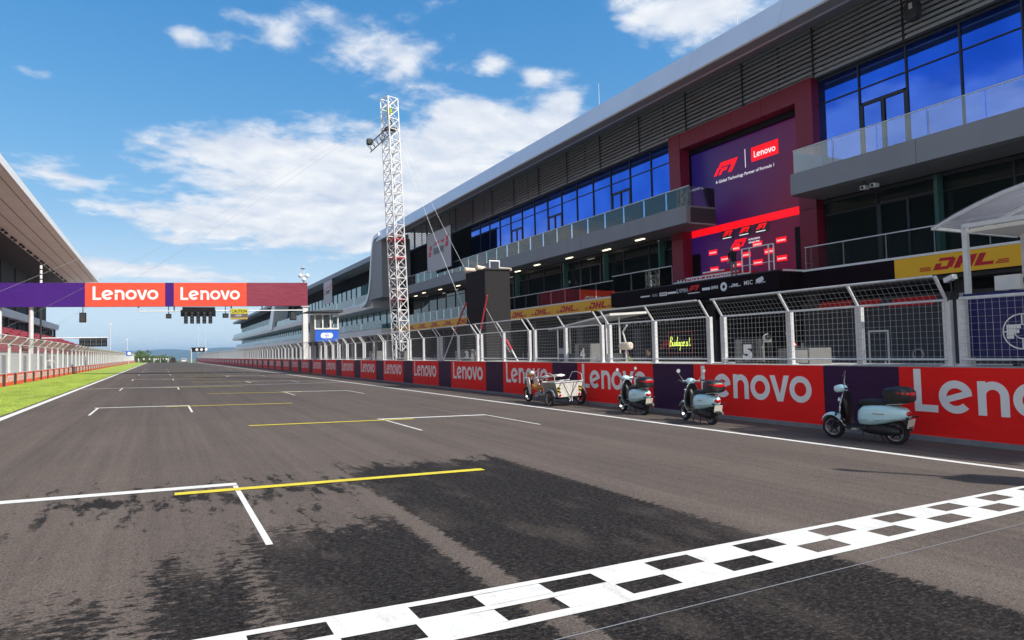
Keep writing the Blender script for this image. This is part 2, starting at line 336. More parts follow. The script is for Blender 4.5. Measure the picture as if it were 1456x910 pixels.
# ------------------------------------------------------------------ mesh helpers
WL = {}                                           # world position of unrotated parents
def link(o, parent=None, loc=(0, 0, 0)):
    C.objects.link(o); loc = Vector(loc)
    if parent is not None:
        o.parent = parent; o.location = loc - WL.get(parent.name, Vector()); WL[o.name] = loc
    else:
        o.location = loc; WL[o.name] = loc
    return o
def tag(o, label=None, cat=None, group=None, kind=None):
    if label: o['label'] = label
    if cat: o['category'] = cat
    if group: o['group'] = group
    if kind: o['kind'] = kind
    return o
def thing(name, label, cat, loc=(0, 0, 0), group=None):
    o = bpy.data.objects.new(name, None); o.empty_display_size = .2; link(o, None, loc); return tag(o, label, cat, group)
UX, UY, UZ = Vector((1, 0, 0)), Vector((0, 1, 0)), Vector((0, 0, 1))
class MB:
    def __init__(s): s.v = []; s.f = []
    def add(s, vs, fs):
        o = len(s.v); s.v += [Vector(v) for v in vs]; s.f += [tuple(i+o for i in f) for f in fs]; return s
    def box(s, x0, x1, y0, y1, z0, z1, mtx=None):
        vs = [Vector((x, y, z)) for x in (x0, x1) for y in (y0, y1) for z in (z0, z1)]
        if mtx: vs = [mtx @ v for v in vs]
        return s.add(vs, [(0, 1, 3, 2), (4, 6, 7, 5), (0, 4, 5, 1), (2, 3, 7, 6), (0, 2, 6, 4), (1, 5, 7, 3)])
    def hexa(s, a, b):                            # two quads joined
        return s.add(list(a)+list(b), [(3, 2, 1, 0), (4, 5, 6, 7), (0, 1, 5, 4), (1, 2, 6, 5), (2, 3, 7, 6), (3, 0, 4, 7)])
    def tube(s, p, q, r, seg=6, r2=None):
        p, q = Vector(p), Vector(q); d = (q-p).normalized(); a = d.orthogonal().normalized(); b = d.cross(a); r2 = r if r2 is None else r2
        vs = []
        for c, rr in ((p, r), (q, r2)):
            for i in range(seg):
                t = 2*math.pi*i/seg+.4; vs.append(c + a*math.cos(t)*rr + b*math.sin(t)*rr)
        fs = [(i, (i+1) % seg, seg+(i+1) % seg, seg+i) for i in range(seg)]+[tuple(range(seg))[::-1], tuple(range(seg, 2*seg))]
        return s.add(vs, fs)
    def path(s, pts, r, seg=6):
        for a, b in zip(pts, pts[1:]): s.tube(a, b, r, seg)
        return s
    def loft(s, rings, caps=True):
        n = len(rings[0]); vs = [p for r in rings for p in r]; fs = []
        for k in range(len(rings)-1):
            for i in range(n): fs.append((k*n+i, k*n+(i+1) % n, (k+1)*n+(i+1) % n, (k+1)*n+i))
        if caps: fs += [tuple(range(n))[::-1], tuple(range((len(rings)-1)*n, len(rings)*n))]
        return s.add(vs, fs)
    def lathe(s, prof, o, axis, seg=20):          # prof: (distance along axis, radius)
        o, ax = Vector(o), Vector(axis).normalized(); a = ax.orthogonal().normalized(); b = ax.cross(a)
        return s.loft([[o+ax*h+(a*math.cos(2*math.pi*i/seg)+b*math.sin(2*math.pi*i/seg))*r for i in range(seg)] for h, r in prof])
    def ring(s, prof, o, axis, seg=24):           # closed profile revolved (tyre)
        o, ax = Vector(o), Vector(axis).normalized(); a = ax.orthogonal().normalized(); b = ax.cross(a); n = len(prof); vs = []; fs = []
        for i in range(seg):
            t = 2*math.pi*i/seg; e = a*math.cos(t)+b*math.sin(t); vs += [o+ax*h+e*r for h, r in prof]
        for i in range(seg):
            j = (i+1) % seg
            for k in range(n): fs.append((i*n+k, i*n+(k+1) % n, j*n+(k+1) % n, j*n+k))
        return s.add(vs, fs)
    def prism(s, pts, o, u, v, n, d):             # 2-D polygon pushed out along n by d
        o, u, v, n = map(Vector, (o, u, v, n)); k = len(pts)
        a = [o+u*x+v*y for x, y in pts]; b = [p+n*d for p in a]
        return s.add(a+b, [tuple(range(k))[::-1], tuple(range(k, 2*k))]+[(i, (i+1) % k, k+(i+1) % k, k+i) for i in range(k)])
    def flat(s, polys, o, u, v):
        o, u, v = map(Vector, (o, u, v))
        n = u.cross(v).normalized()
        for i, pl in enumerate(polys):              # pieces that overlap lie a hair apart
            s.add([o+u*x+v*y+n*(.0005*(i % 7)) for x, y in pl], [tuple(range(len(pl)))])
        return s
    def mesh(s, name, m, smooth=False, off=Vector()):
        me = bpy.data.meshes.new(name); me.from_pydata([tuple(v-off) for v in s.v], [], s.f); me.update()
        bm = bmesh.new(); bm.from_mesh(me); bmesh.ops.recalc_face_normals(bm, faces=bm.faces); bm.to_mesh(me); bm.free()
        me.materials.append(MATS[m])
        if smooth: me.shade_smooth() if smooth is True else me.shade_auto(R(smooth)) if hasattr(me, 'shade_auto') else me.shade_smooth()
        return me
    def build(s, name, m, parent=None, smooth=False, loc=None):
        if loc is None: loc = WL.get(parent.name, Vector()) if parent is not None else Vector()
        me = s.mesh(name, m, False, Vector(loc))
        if smooth:
            me.shade_smooth()
            if smooth is not True:
                bm = bmesh.new(); bm.from_mesh(me)
                for e in bm.edges:
                    if len(e.link_faces) == 2 and e.calc_face_angle(0) > R(smooth): e.smooth = False
                bm.to_mesh(me); bm.free()
        return link(bpy.data.objects.new(name, me), parent, loc)
BOXES = {}
def bx(name, x0, x1, y0, y1, z0, z1, m, parent=None):
    dims = (round(x1-x0, 4), round(y1-y0, 4), round(z1-z0, 4)); key = (dims, m)
    if key not in BOXES:
        a, b, c = dims; BOXES[key] = MB().box(-a/2, a/2, -b/2, b/2, -c/2, c/2).mesh(name, m)
    return link(bpy.data.objects.new(name, BOXES[key]), parent, ((x0+x1)/2, (y0+y1)/2, (z0+z1)/2))
def inst(name, me, parent, loc): return link(bpy.data.objects.new(name, me), parent, loc)
def copy_tree(o, parent=None):
    c = o.copy(); C.objects.link(c); c.parent = parent
    for ch in o.children: copy_tree(ch, c)
    return c
def struct(o): o['kind'] = 'structure'; return o

# ------------------------------------------------------------------ lettering
def rect(x0, y0, x1, y1): return [(x0, y0), (x1, y0), (x1, y1), (x0, y1)]
def arc(cx, cy, ro, ri, a0, a1, n=14):
    o = []
    for i in range(n):
        t, u = R(a0+(a1-a0)*i/n), R(a0+(a1-a0)*(i+1)/n)
        o.append([(cx+ri*math.cos(t), cy+ri*math.sin(t)), (cx+ro*math.cos(t), cy+ro*math.sin(t)), (cx+ro*math.cos(u), cy+ro*math.sin(u)), (cx+ri*math.cos(u), cy+ri*math.sin(u))])
    return o
def lenovo():
    P = []; w = .175; r = .375
    P += [rect(0, 0, w, 1), rect(w, 0, .55, .165)]
    cx = .95; P += arc(cx, r, r, r-w, 18, 318, 20)
    c, s = math.cos(R(18)), math.sin(R(18)); hw = .07
    P.append([(cx+c*x-s*y, r+s*x+c*y) for x, y in ((-(r-w)-.01, -hw), (r-.02, -hw), (r-.005, hw), (-(r-w)-.01, hw))])
    x = 1.42; P += [rect(x, 0, x+w, .75)]; P += arc(x+.315, .435, .315, .315-w, 0, 180, 14)[:14]; P += [rect(x+.63-w, 0, x+.63, .435)]
    x = 2.12+r; P += arc(x, r, r, r-w, 0, 360, 26)
    x = 2.87; P += [[(x, .75), (x+.26, 0), (x+.36, 0), (x+.36, .21), (x+.19, .75)], [(x+.70, .75), (x+.51, .75), (x+.36, .21), (x+.36, 0), (x+.46, 0)]]
    x = 3.57+r; P += arc(x, r, r, r-w, 0, 360, 26)
    return P, 4.32
LEN, LENW = lenovo()
def shear(P, k): return [[(x+k*y, y) for x, y in p] for p in P]
DHL = shear([rect(0, 0, 1.05, .26), rect(.1, .74, 1.1, 1), rect(.86, .12, 1.28, .88), rect(0, 0, .42, .56),
             rect(1.42, 0, 1.84, 1), rect(2.2, 0, 2.62, 1), rect(1.84, .38, 2.2, .66), rect(2.76, 0, 3.18, 1), rect(3.18, 0, 3.95, .27)], .42)
DHL += [rect(-.95, y, -.15, y+.075) for y in (0, .13, .26)] + [rect(4.1+.1*i, y, 4.95, y+.075) for i, y in enumerate((0, .13, .26))]
F1 = shear([rect(0, 0, .36, .62), rect(.1, .62, 1.75, 1), rect(.36, .50, .5, .62), rect(.55, .26, 1.28, .52), rect(.55, 0, .86, .26), rect(1.62, 0, 2.05, .62), rect(1.75, .62, 2.05, 1)], .75)
TXT = {}
def text_polys(s, bold=.0, sh=0.):
    key = (s, bold, sh)
    if key not in TXT:
        cu = bpy.data.curves.new('lettering', 'FONT'); cu.body = s; cu.size = 1.; cu.offset = bold; cu.shear = sh; cu.resolution_u = 3
        ob = bpy.data.objects.new('lettering', cu); C.objects.link(ob); bpy.context.view_layer.update()
        me = bpy.data.meshes.new_from_object(ob.evaluated_get(bpy.context.evaluated_depsgraph_get()))
        P = [[(me.vertices[i].co.x, me.vertices[i].co.y) for i in p.vertices] for p in me.polygons]
        bpy.data.objects.remove(ob); bpy.data.meshes.remove(me)
        xs = [x for p in P for x, y in p] or [0, 1]; x0 = min(xs)
        TXT[key] = ([[(x-x0, y) for x, y in p] for p in P], max(xs)-x0)
    return TXT[key]
PRM = {}
def print_on(name, polys, o, u, v, w, m, parent, off=.006, h=None):
    """flat lettering: polys (unit height) scaled to width w (or height h), its lower left at o, u right, v up; shared mesh"""
    xs = [x for p in polys for x, y in p]; k = (w/(max(xs)-min(xs)))
    ky = k if h is None else h
    u, v = Vector(u), Vector(v); n = u.cross(v)
    key = (id(polys), round(k, 4), round(ky, 4), tuple(round(c, 3) for c in u), m)
    if key not in PRM:
        PRM[key] = MB().flat([[((x-min(xs))*k, y*ky) for x, y in p] for p in polys], (0, 0, 0), u, v).mesh(name, m)
    return link(bpy.data.objects.new(name, PRM[key]), parent, Vector(o)+n*off)
NY = Vector((0, -1, 0))
def ptext(s, o, u, v, w, m, parent, off=.006, bold=.0, sh=0., name='lettering', h=None):
    P, wd = text_polys(s, bold, sh); return print_on(name, P, o, u, v, w, m, parent, off, h)
# ------------------------------------------------------------------ ground
def gz(x): return -FALL*x
def dropz(y): return 0. if y < 245 else -(y-245)**2*.00035 if y < 345 else -3.5-(y-345)*.03 if y < 700 else -14.15
def sheet(name, xs, ys, zf, m, label=None):
    b = MB(); vs = [(x, y, zf(x, y)+dropz(y)) for y in ys for x in xs]; n = len(xs)
    b.add(vs, [(j*n+i, j*n+i+1, (j+1)*n+i+1, (j+1)*n+i) for j in range(len(ys)-1) for i in range(n-1)])
    return struct(b.build(name, m))
YS = [-60, 0, 60, 120, 180, 245, 262, 280, 300, 322, 345, 420, 560, 700]
sheet('ground', [-9000, -2000, -300, -60, 60, 300, 2000, 9000], [-300]+YS+[2000, 6000, 12000], lambda x, y: -.95, 'land')
track = sheet('race_track', [-3.9, 0, 4, 8, 13.45], YS, lambda x, y: gz(x), 'asphalt')
sheet('grass_verge', [-7.7, -3.86], YS, lambda x, y: gz(x)+.006, 'grass')
sheet('service_road', [-60, -7.69], YS, lambda x, y: .22, 'pale_concrete')
sheet('pit_lane', [13.4, 60], YS, lambda x, y: -.45, 'pit_surface')
# grass blades along the visible verge
b = MB()
for i in range(26000):
    y = 16+(random.random()**1.8)*60; x = random.uniform(-7.5, -3.84); z = gz(x); h = random.uniform(.02, .05); a = random.random()*6.28; w = .012
    c, s = math.cos(a)*w, math.sin(a)*w; t = random.uniform(-.02, .02)
    b.v += [Vector((x-c, y-s, z)), Vector((x+c, y+s, z)), Vector((x+t, y+t, z+h))]; k = len(b.v); b.f.append((k-3, k-2, k-1))
me = bpy.data.meshes.new('grass_blades'); me.from_pydata([tuple(v) for v in b.v], [], b.f); me.materials.append(MATS['grass'])
tag(link(bpy.data.objects.new('grass_blades', me)), 'short mown grass growing on the verge beside the track', 'grass', kind='stuff')

# painted markings, each 4 mm above the asphalt
def strip(name, pts, m, lift=.004):
    b = MB(); n = len(pts)//2
    b.add([(x, y, gz(x)+lift+dropz(y)) for x, y in pts], [tuple(range(len(pts)))]); return struct(b.build(name, m))
def band(name, x0, y0, x1, y1, w, m, lift=.004):
    d = Vector((x1-x0, y1-y0)).normalized(); nx, ny = -d.y*w/2, d.x*w/2
    return strip(name, [(x0-nx, y0-ny), (x1-nx, y1-ny), (x1+nx, y1+ny), (x0+nx, y0+ny)], m, lift)
for x, nm in ((-3.66, 'track_edge_line'), (10.86, 'track_edge_line')):
    for k in range(10): band(nm, x, -30+k*27.5, x, -30+(k+1)*27.5, .16 if x > 0 else .19, 'paint_white', .0045)
# chequered start line: a white band with open asphalt squares
def cy(x): return 4.085+(.054 if x > 2. else .004)*(x-2.)
b = MB()
xs0, per, sq = -3.55, .965, .45
def cell(x0, x1, v0, v1):
    if x1 > x0: b.add([(x, cy(x)+v, gz(x)+.005) for x, v in ((x0, v0), (x1, v0), (x1, v1), (x0, v1))], [(0, 1, 2, 3)])
rows = [(-.44, -.34, None), (-.34, -.125, 0), (-.125, -.055, None), (-.055, .16, .48), (.16, .235, None)]
for v0, v1, ph in rows:
    if ph is None:
        for k in range(14): cell(xs0+k*1.029, xs0+(k+1)*1.029, v0, v1)
    else:
        x = xs0
        k = math.floor((xs0-(2.83+ph-.48*0))/per)
        st0 = 2.83 if ph == 0 else 2.36
        k = math.ceil((xs0-st0)/per); x = xs0
        while st0+k*per < 10.8:
            a = st0+k*per+(max(0, st0+k*per-4)*.02); cell(x, a, v0, v1); x = a+sq; k += 1
        cell(x, 10.8, v0, v1)
struct(b.build('start_line', 'paint_white'))
band('timing_line', -3.5, 3.10, 10.7, 3.84,   .011, 'plinth', .004)
# grid boxes: white front and two legs, yellow line ahead of each
def gridbox(xl, xr, y, yx0, yx1, full=True):
    w = .19
    band('grid_box_line', xl-.1, y, xr+.03, y+.03, w, 'paint_white')
    band('grid_box_line', xr, y-.10, xr, y-3.1, .058, 'paint_white')
    band('grid_box_line', xl, y-.10, xl, y-3.1, .058, 'paint_white')
    band('grid_yellow_line', yx0, y-.36, yx1, y-.36, .17, 'paint_yellow', .009)
for k in range(14):
    if k % 2 == 0: gridbox(-1.75, .82, 9.28+k*7.95, .14, 4.08)
    else: gridbox(5.1, 8.08, 9.45+k*7.95, 1.83, 5.85)
band('track_cross_line', -3.5, 40.3, 10.7, 44.4, .14, 'paint_white', .013)

# ------------------------------------------------------------------ far land, hills, trees
def ridge(name, y, h0, seedv, x0=-6000, x1=9000, base=-30, px=None):
    b = MB(); n = 240; top = []; bot = []; back = []
    for i in range(n+1):
        x = x0+(x1-x0)*i/n
        h = h0*(.62+.9*mnoise.noise((x*.00055+seedv, seedv, 0))+.22*mnoise.noise((x*.0022, seedv, 3)))
        if px: h += px[2]*math.exp(-((x-px[0])/px[1])**2)
        top.append((x, y+500, h)); bot.append((x, y-600, base)); back.append((x, y+2200, base))
    vs = bot+top+back; m = n+1
    b.add(vs, [(i, i+1, m+i+1, m+i) for i in range(n)]+[(m+i, m+i+1, 2*m+i+1, 2*m+i) for i in range(n)])
    return struct(b.build(name, 'hill', smooth=True))
def hx(px, Y): return onY(px, 505, Y).x
ridge('hills', 8200, 95, 2.3, px=(hx(235, 8700), 260, 40))
ridge('hills', 6600, 30, 5.1, px=(hx(320, 7100), 420, 75))
def tree(px, Y, h, group, label):
    P = onY(px, 512, Y); z0 = dropz(Y)-.9
    t = thing('tree', label, 'tree', (P.x, Y, z0), group)
    MB().tube((P.x, Y, z0), (P.x+.1, Y, z0+h*.55), h*.035, 6, h*.02).tube((P.x, Y, z0+h*.4), (P.x+h*.18, Y, z0+h*.65), h*.018, 5, h*.01).build('trunk', 'trunk', t)
    b = MB()
    for c in range(9):
        cx, cyy, cz = random.gauss(0, h*.17), random.gauss(0, h*.17), h*(.42+.5*random.random()); rr = h*random.uniform(.10, .2)
        for i in range(45):
            d = Vector((random.gauss(0, 1), random.gauss(0, 1), random.gauss(0, .8))).normalized()*rr*random.uniform(.6, 1.1); s = h*.035
            o = Vector((P.x+cx, Y+cyy, z0+cz))+d; u = Vector((random.gauss(0, 1), random.gauss(0, 1), random.gauss(0, 1))).normalized()*s; w = u.orthogonal().normalized()*s
            b.add([o-u, o+w, o+u, o-w], [(0, 1, 2, 3)])
    b.build('crown', 'leaf', t)
for k in range(16):
    tree(192+k*3.0+random.uniform(-1, 1), 372+random.uniform(-20, 45), random.uniform(7., 10.5)*(1.15 if k < 8 else .85), 'trees beyond the end of the straight', 'small green tree beyond the crest of the straight')
for k, (px, Y, h) in enumerate(((246, 420, 8.5), (252, 430, 6), (260, 425, 5.5), (186, 395, 6))):
    tree(px, Y, h, 'trees beyond the end of the straight', 'small green tree beyond the crest of the straight')
# ------------------------------------------------------------------ pit wall with banners
WX, WT = 13.25, 1.035
wall = thing('pit_wall', 'long concrete pit wall dressed with red and dark purple banners', 'wall', (WX+.3, 100, -.45))
Y0 = 10.45-5.97*4
for k in range(56):                               # wall blocks stand end to end
    y = Y0+k*5.97
    if y > 312: break
    bx('wall_block', WX, WX+.62, y+.012, y+5.97-.012, -.45, WT, 'concrete', wall)
    bx('plinth', WX-.09, WX-.002, y+.02, y+5.95, -.45, -.30, 'plinth', wall)
    r = bx('red_banner', WX-.014, WX-.001, y, y+4.2, -.30, WT-.01, 'red_banner', wall)
    print_on('lettering', LEN, (WX-.014, y+4.2-.30, .16), NY, UZ, 3.58, 'white_print', r, .006)
    bx('purple_banner', WX-.013, WX-.001, y+4.203, y+5.967, -.30, WT-.01, 'purple_banner', wall)
# ------------------------------------------------------------------ debris fence modules on the pit wall
def fence_meshes(L, zb, zt, dx, dz, sp, wr, side):
    """wire panel: vertical part from 0 to zb, leaning part on top; local y 0..L"""
    b = MB(); n = int(L/sp)
    def wire(p, q, r=wr):
        p, q = Vector(p), Vector(q); d = (q-p).normalized(); a = d.orthogonal().normalized()*r; c = d.cross(a).normalized()*r
        o = len(b.v); b.v += [p+a, p-a*.5+c*.87, p-a*.5-c*.87, q+a, q-a*.5+c*.87, q-a*.5-c*.87]; b.f += [(o, o+1, o+4, o+3), (o+1, o+2, o+5, o+4), (o+2, o, o+3, o+5)]
    for i in range(n+1):
        y = min(L, i*sp); wire((0, y, .02), (0, y, zb)); wire((0, y, zb), (side*dx, y, zb+dz))
    for i in range(int(zb/sp)+1): wire((0.004, 0, .06+i*sp), (.004, L, .06+i*sp))
    m = int(math.hypot(dx, dz)/sp)
    for i in range(1, m+1):
        f = i/(m+.3); wire((side*dx*f, 0, zb+dz*f), (side*dx*f, L, zb+dz*f))
    me = bpy.data.meshes.new('wire_mesh'); me.from_pydata([tuple(v) for v in b.v], [], b.f); me.materials.append(MATS['wire']); return me
FC = {}
def fence(x, ylist, z0, zb, dx, dz, side, label, group, post=.075, sp=.125, wr=.0034, pm='galv', arm_r=.032):
    t = thing('debris_fence', label, 'fence', (x, ylist[0], z0), group)
    L = round(ylist[-1]-ylist[0], 2); key = (L, zb, dx, dz, sp, side)
    if key not in FC:
        FC[key] = dict(w=fence_meshes(L, zb, zb+dz, dx, dz, sp, wr, side),
            p=MB().box(-post*.7, post*.7, -post, post, 0, zb).box(-post*1.5, post*1.5, -post*1.6, post*1.6, 0, .02).mesh('post', pm),
            a=MB().tube((0, 0, zb-.05), (side*dx, 0, zb+dz), arm_r, 6).mesh('arm', pm),
            r=MB().tube((0, 0, 0), (0, L, 0), .022, 6).mesh('rail', pm))
    m = FC[key]
    for y in ylist:
        inst('post', m['p'], t, (x+.09, y, z0)); inst('arm', m['a'], t, (x+.09, y, z0))
    w = inst('wire_mesh', m['w'], t, (x, ylist[0], z0)); w['kind'] = 'stuff'
    inst('rail', m['r'], t, (x, ylist[0], z0+.13)); inst('rail', m['r'], t, (x, ylist[0], z0+zb)); inst('rail', m['r'], t, (x+side*dx, ylist[0], z0+zb+dz))
    return t
FX = 13.56; GL = 'galvanised steel mesh fence module on top of the pit wall'
FG = 'fence modules along the pit wall'
fence(FX, [7.9, 9.79, 11.66, 13.86], WT, 1.28, .36, .46, -1, 'four-post mesh fence module on the pit wall beside the blue board', FG)
fence(FX, [-1.2, 1.1, 3.4, 5.6, 7.62], WT, 1.28, .0, .02, -1, 'straight mesh fence panel in front of the dark blue board', FG)
NEARF = {0: 'mesh fence module on the pit wall in front of the neon sign', 1: 'mesh fence module on the pit wall in front of board four', 2: 'mesh fence module on the pit wall with the short red and white stay behind',
         3: 'mesh fence module on the pit wall in front of the black screen tower', 6: 'mesh fence module on the pit wall at the foot of the truss tower', 10: 'mesh fence module on the pit wall in front of the control booth', 11: 'mesh fence module on the pit wall at the gantry column'}
y = 14.40; k = 0
while y < 300:
    fence(FX, [y, y+2.39, y+4.78], WT, 1.30, .36, .46, -1, NEARF.get(k, GL), FG, sp=.125 if y < 60 else .25, wr=.0034 if y < 60 else .007); y += 5.235; k += 1

# ------------------------------------------------------------------ left barrier, fence and grandstand
LX = -7.55
lw = thing('barrier', 'low barrier with small red banners along the grass verge', 'barrier', (LX-.3, 120, .2))
y = 20.; k = 0
while y < 262:
    zt = .93
    bx('barrier_block', LX-.5, LX, y+.01, y+3.24, .1+dropz(y), zt+dropz(y), 'concrete', lw)
    r = bx('red_banner', LX+.001, LX+.012, y+.02, y+2.42, .24+dropz(y), zt-.02+dropz(y), 'red_banner_hot', lw)
    print_on('lettering', LEN, (LX+.012, y+.16, .45+dropz(y)), UY, UZ, 2.1, 'white_print', r, .006)
    bx('dark_banner', LX+.001, LX+.011, y+2.43, y+3.23, .24+dropz(y), zt-.02+dropz(y), 'dark_grey', lw)
    y += 3.25
y = 20.5
while y < 258:
    fence(-7.85, [y, y+3.4, y+6.8], .25 if y < 244 else 0., 2.36, .45, .42, 1, 'pale steel mesh fence module behind the grass verge barrier', 'fence modules along the grass verge', post=.07, sp=.2, wr=.006, pm='stand_white', arm_r=.04); y += 7.0

gs = thing('grandstand', 'roofed grandstand with red seats behind the verge fence', 'grandstand', (-16, 90, .22))
GY0, GY1 = 2., 176.
def prof(name, pts, m, y0=GY0, y1=GY1, parent=None, smooth=False):     # cross-section in X,Z pushed along Y
    b = MB(); n = len(pts); b.add([(x, y0, z) for x, z in pts]+[(x, y1, z) for x, z in pts], [tuple(range(n)), tuple(range(n, 2*n))[::-1]]+[(i, (i+1) % n, n+(i+1) % n, n+i) for i in range(n)])
    return b.build(name, m, parent, smooth)
L_ = 14.5; nP = 12
for k in range(nP):                               # roof in panels with joints
    a, c = GY0+k*L_, GY0+(k+1)*L_-.03
    prof('roof_panel', [(-12.3, 19.12), (-12.3, 18.72), (-18.0, 18.15), (-18.0, 18.6), (-34, 20.6), (-34, 21.2), (-13, 19.6)], 'stand_beige', a, c, gs)
    f = prof('roof_edge', [(-12.0, 19.25), (-12.0, 18.45), (-12.28, 18.45), (-12.28, 19.13), (-13.2, 19.7), (-13.2, 19.75)], 'white_metal', a, c, gs)
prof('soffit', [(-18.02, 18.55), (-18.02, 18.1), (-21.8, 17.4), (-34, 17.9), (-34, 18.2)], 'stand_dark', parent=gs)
for xo in (-13.0, -14.6, -16.0):
    zz = 18.72-(abs(xo)-12.3)*.1-.02
    prof('soffit_joint', [(xo, zz), (xo-.09, zz-.009), (xo-.09, zz-.04), (xo, zz-.03)], 'soffit', parent=gs)
for k in range(40):                               # spotlights in pairs under the inner roof edge
    yy = 50+k*3.1+(k % 2)*.9
    MB().box(-17.55, -17.2, yy-.25, yy+.25, 17.8, 18.05).tube((-17.4, yy, 18.0), (-17.4, yy, 18.2), .04, 5).build('floodlight', 'dark_grey', gs)
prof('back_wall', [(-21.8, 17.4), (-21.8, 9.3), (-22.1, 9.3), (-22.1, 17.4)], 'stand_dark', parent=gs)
for k in range(14): bx('wall_rib', -21.79, -21.6, GY0+6+k*12, GY0+6.25+k*12, 9.3, 17.3, 'dark_grey', gs)
for k in range(8): prof('upper_fascia', [(-19.4, 9.0), (-19.6, 8.05), (-22.0, 8.05), (-22.0, 9.25), (-19.4, 9.15)], 'stand_fascia', GY0+k*21.75, GY0+(k+1)*21.75-.03, gs)
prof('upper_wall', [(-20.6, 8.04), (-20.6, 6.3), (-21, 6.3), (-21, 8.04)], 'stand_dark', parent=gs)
for k in range(21):
    bx('pillar', -20.2, -19.8, GY0+3+k*8.4, GY0+3.4+k*8.4, 6.2, 8.04, 'dark_grey', gs)
NR = 12
for r_ in range(NR):                              # terrace steps and their rows of seats
    x0 = -9.8-r_*.88; z0 = 2.05+r_*.36
    yend = 176. if r_ < 12 else 150
    prof('terrace_step', [(x0, .22), (x0, z0), (x0-.88, z0), (x0-.88, .22)], 'stand_white', GY0, yend, gs)
    for s in range(12):
        a = 20+s*13; c = min(a+12, yend)
        if c > a: prof('seat_row', [(x0-.36, z0+.40), (x0-.36, z0+.34), (x0-.72, z0+.30), (x0-.80, z0+.78), (x0-.86, z0+.78), (x0-.80, z0+.36)], 'seat_red', a, c, gs)
bx('front_wall', -9.79, -9.6, GY0, 176, .22, 2.2, 'stand_white', gs)
for k in range(18): bx('door', -9.598, -9.56, 24+k*8.3, 25.2+k*8.3, .25, 2.05, 'plinth', gs)
# low open stand further on
os_ = thing('grandstand', 'low open stand with red seats beyond the roofed grandstand', 'grandstand', (-14, 200, .22))
for r_ in range(5):
    x0 = -10-r_*.9; z0 = 1.6+r_*.4
    prof('terrace_step', [(x0, .22), (x0, z0), (x0-.9, z0), (x0-.9, .22)], 'stand_white', 178, 245, os_)
    prof('seat_row', [(x0-.36, z0+.40), (x0-.36, z0+.34), (x0-.72, z0+.30), (x0-.80, z0+.78), (x0-.86, z0+.78), (x0-.80, z0+.36)], 'seat_red', 179, 244, os_)

# ------------------------------------------------------------------ start gantry
GY = 73.
gt = thing('start_gantry', 'start gantry spanning the track with red and purple banners', 'gantry', (13.5, GY, -.45))
def zb(x): return 6.35+.0103*(x+12.4)
def zt(x): return 8.47+.0218*(x+12.4)
def gpanel(name, x0, x1, m, y=GY, t=.05, inset=0.):
    f = [Vector((x0, y, zb(x0)+inset)), Vector((x1, y, zb(x1)+inset)), Vector((x1, y, zt(x1)-inset)), Vector((x0, y, zt(x0)-inset))]
    bk = [p+Vector((0, t, 0)) for p in f]; return MB().hexa(f, bk).build(name, m, gt)
gpanel('banner_core', -24, 13.7, 'dark_grey', GY+.06, .8, .02)
gpanel('purple_panel', -24, -6.12, 'gantry_purple')
p1 = gpanel('red_panel', -6.10, .43, 'red_banner_hot')
gpanel('purple_panel', .45, 1.15, 'gantry_purple')
p2 = gpanel('red_panel', 1.17, 7.75, 'red_banner_hot')
gpanel('maroon_panel', 7.77, 13.72, 'gantry_maroon')
for p, x0 in ((p1, -5.5), (p2, 1.75)):
    u = Vector((1, 0, .016)).normalized()
    print_on('lettering', LEN, (x0, GY, zb(x0)+.62), u, UZ, 5.35, 'white_print', p, .012)
bx('column', 13.25, 13.75, GY+.1, GY+.65, -.45, 6.62, 'white_metal', gt)
bx('column_cap', 13.1, 13.9, GY+.0, GY+.75, 6.53, 6.6, 'white_metal', gt)
for x in (-10.2, -12.5): MB().tube((x, GY+.4, .2), (x, GY+.4, 6.5), .19, 14).build('column', 'galv', gt, 40)
MB().tube((-1.8, GY-.1, 5.98), (13.2, GY-.1, 6.15), .055, 6).tube((-1.8, GY-.1, 6.3), (-1.8, GY-.1, 5.95), .06, 6).build('hanging_rail', 'galv', gt)
for x in (-1.8, 1.2, 6.3, 9.2): bx('rail_bracket', x-.06, x+.06, GY-.02, GY+.1, 5.95, zb(x)+.05, 'dark_grey', gt)
sl = thing('start_lights', 'black start light cluster of five columns under the gantry', 'traffic lights', (3.3, GY-.2, 6.3))
MB().box(1.75, 4.85, GY-.25, GY-.05, 5.5, 6.12).box(1.9, 4.8, GY-.2, GY-.1, 6.12, 6.42).build('light_housing', 'black', sl)
for i in range(5):
    x = 2.2+i*.54
    c = MB().box(x-.17, x+.17, GY-.42, GY-.26, 4.8, 6.0).build('light_column', 'black', sl)
    for j in range(4): MB().lathe([(0, .105), (.012, .105)], (x, GY-.42, 4.96+j*.29), (0, -1, 0), 12).build('lamp', 'lamp_red' if j > 9 else 'dark_grey', c)
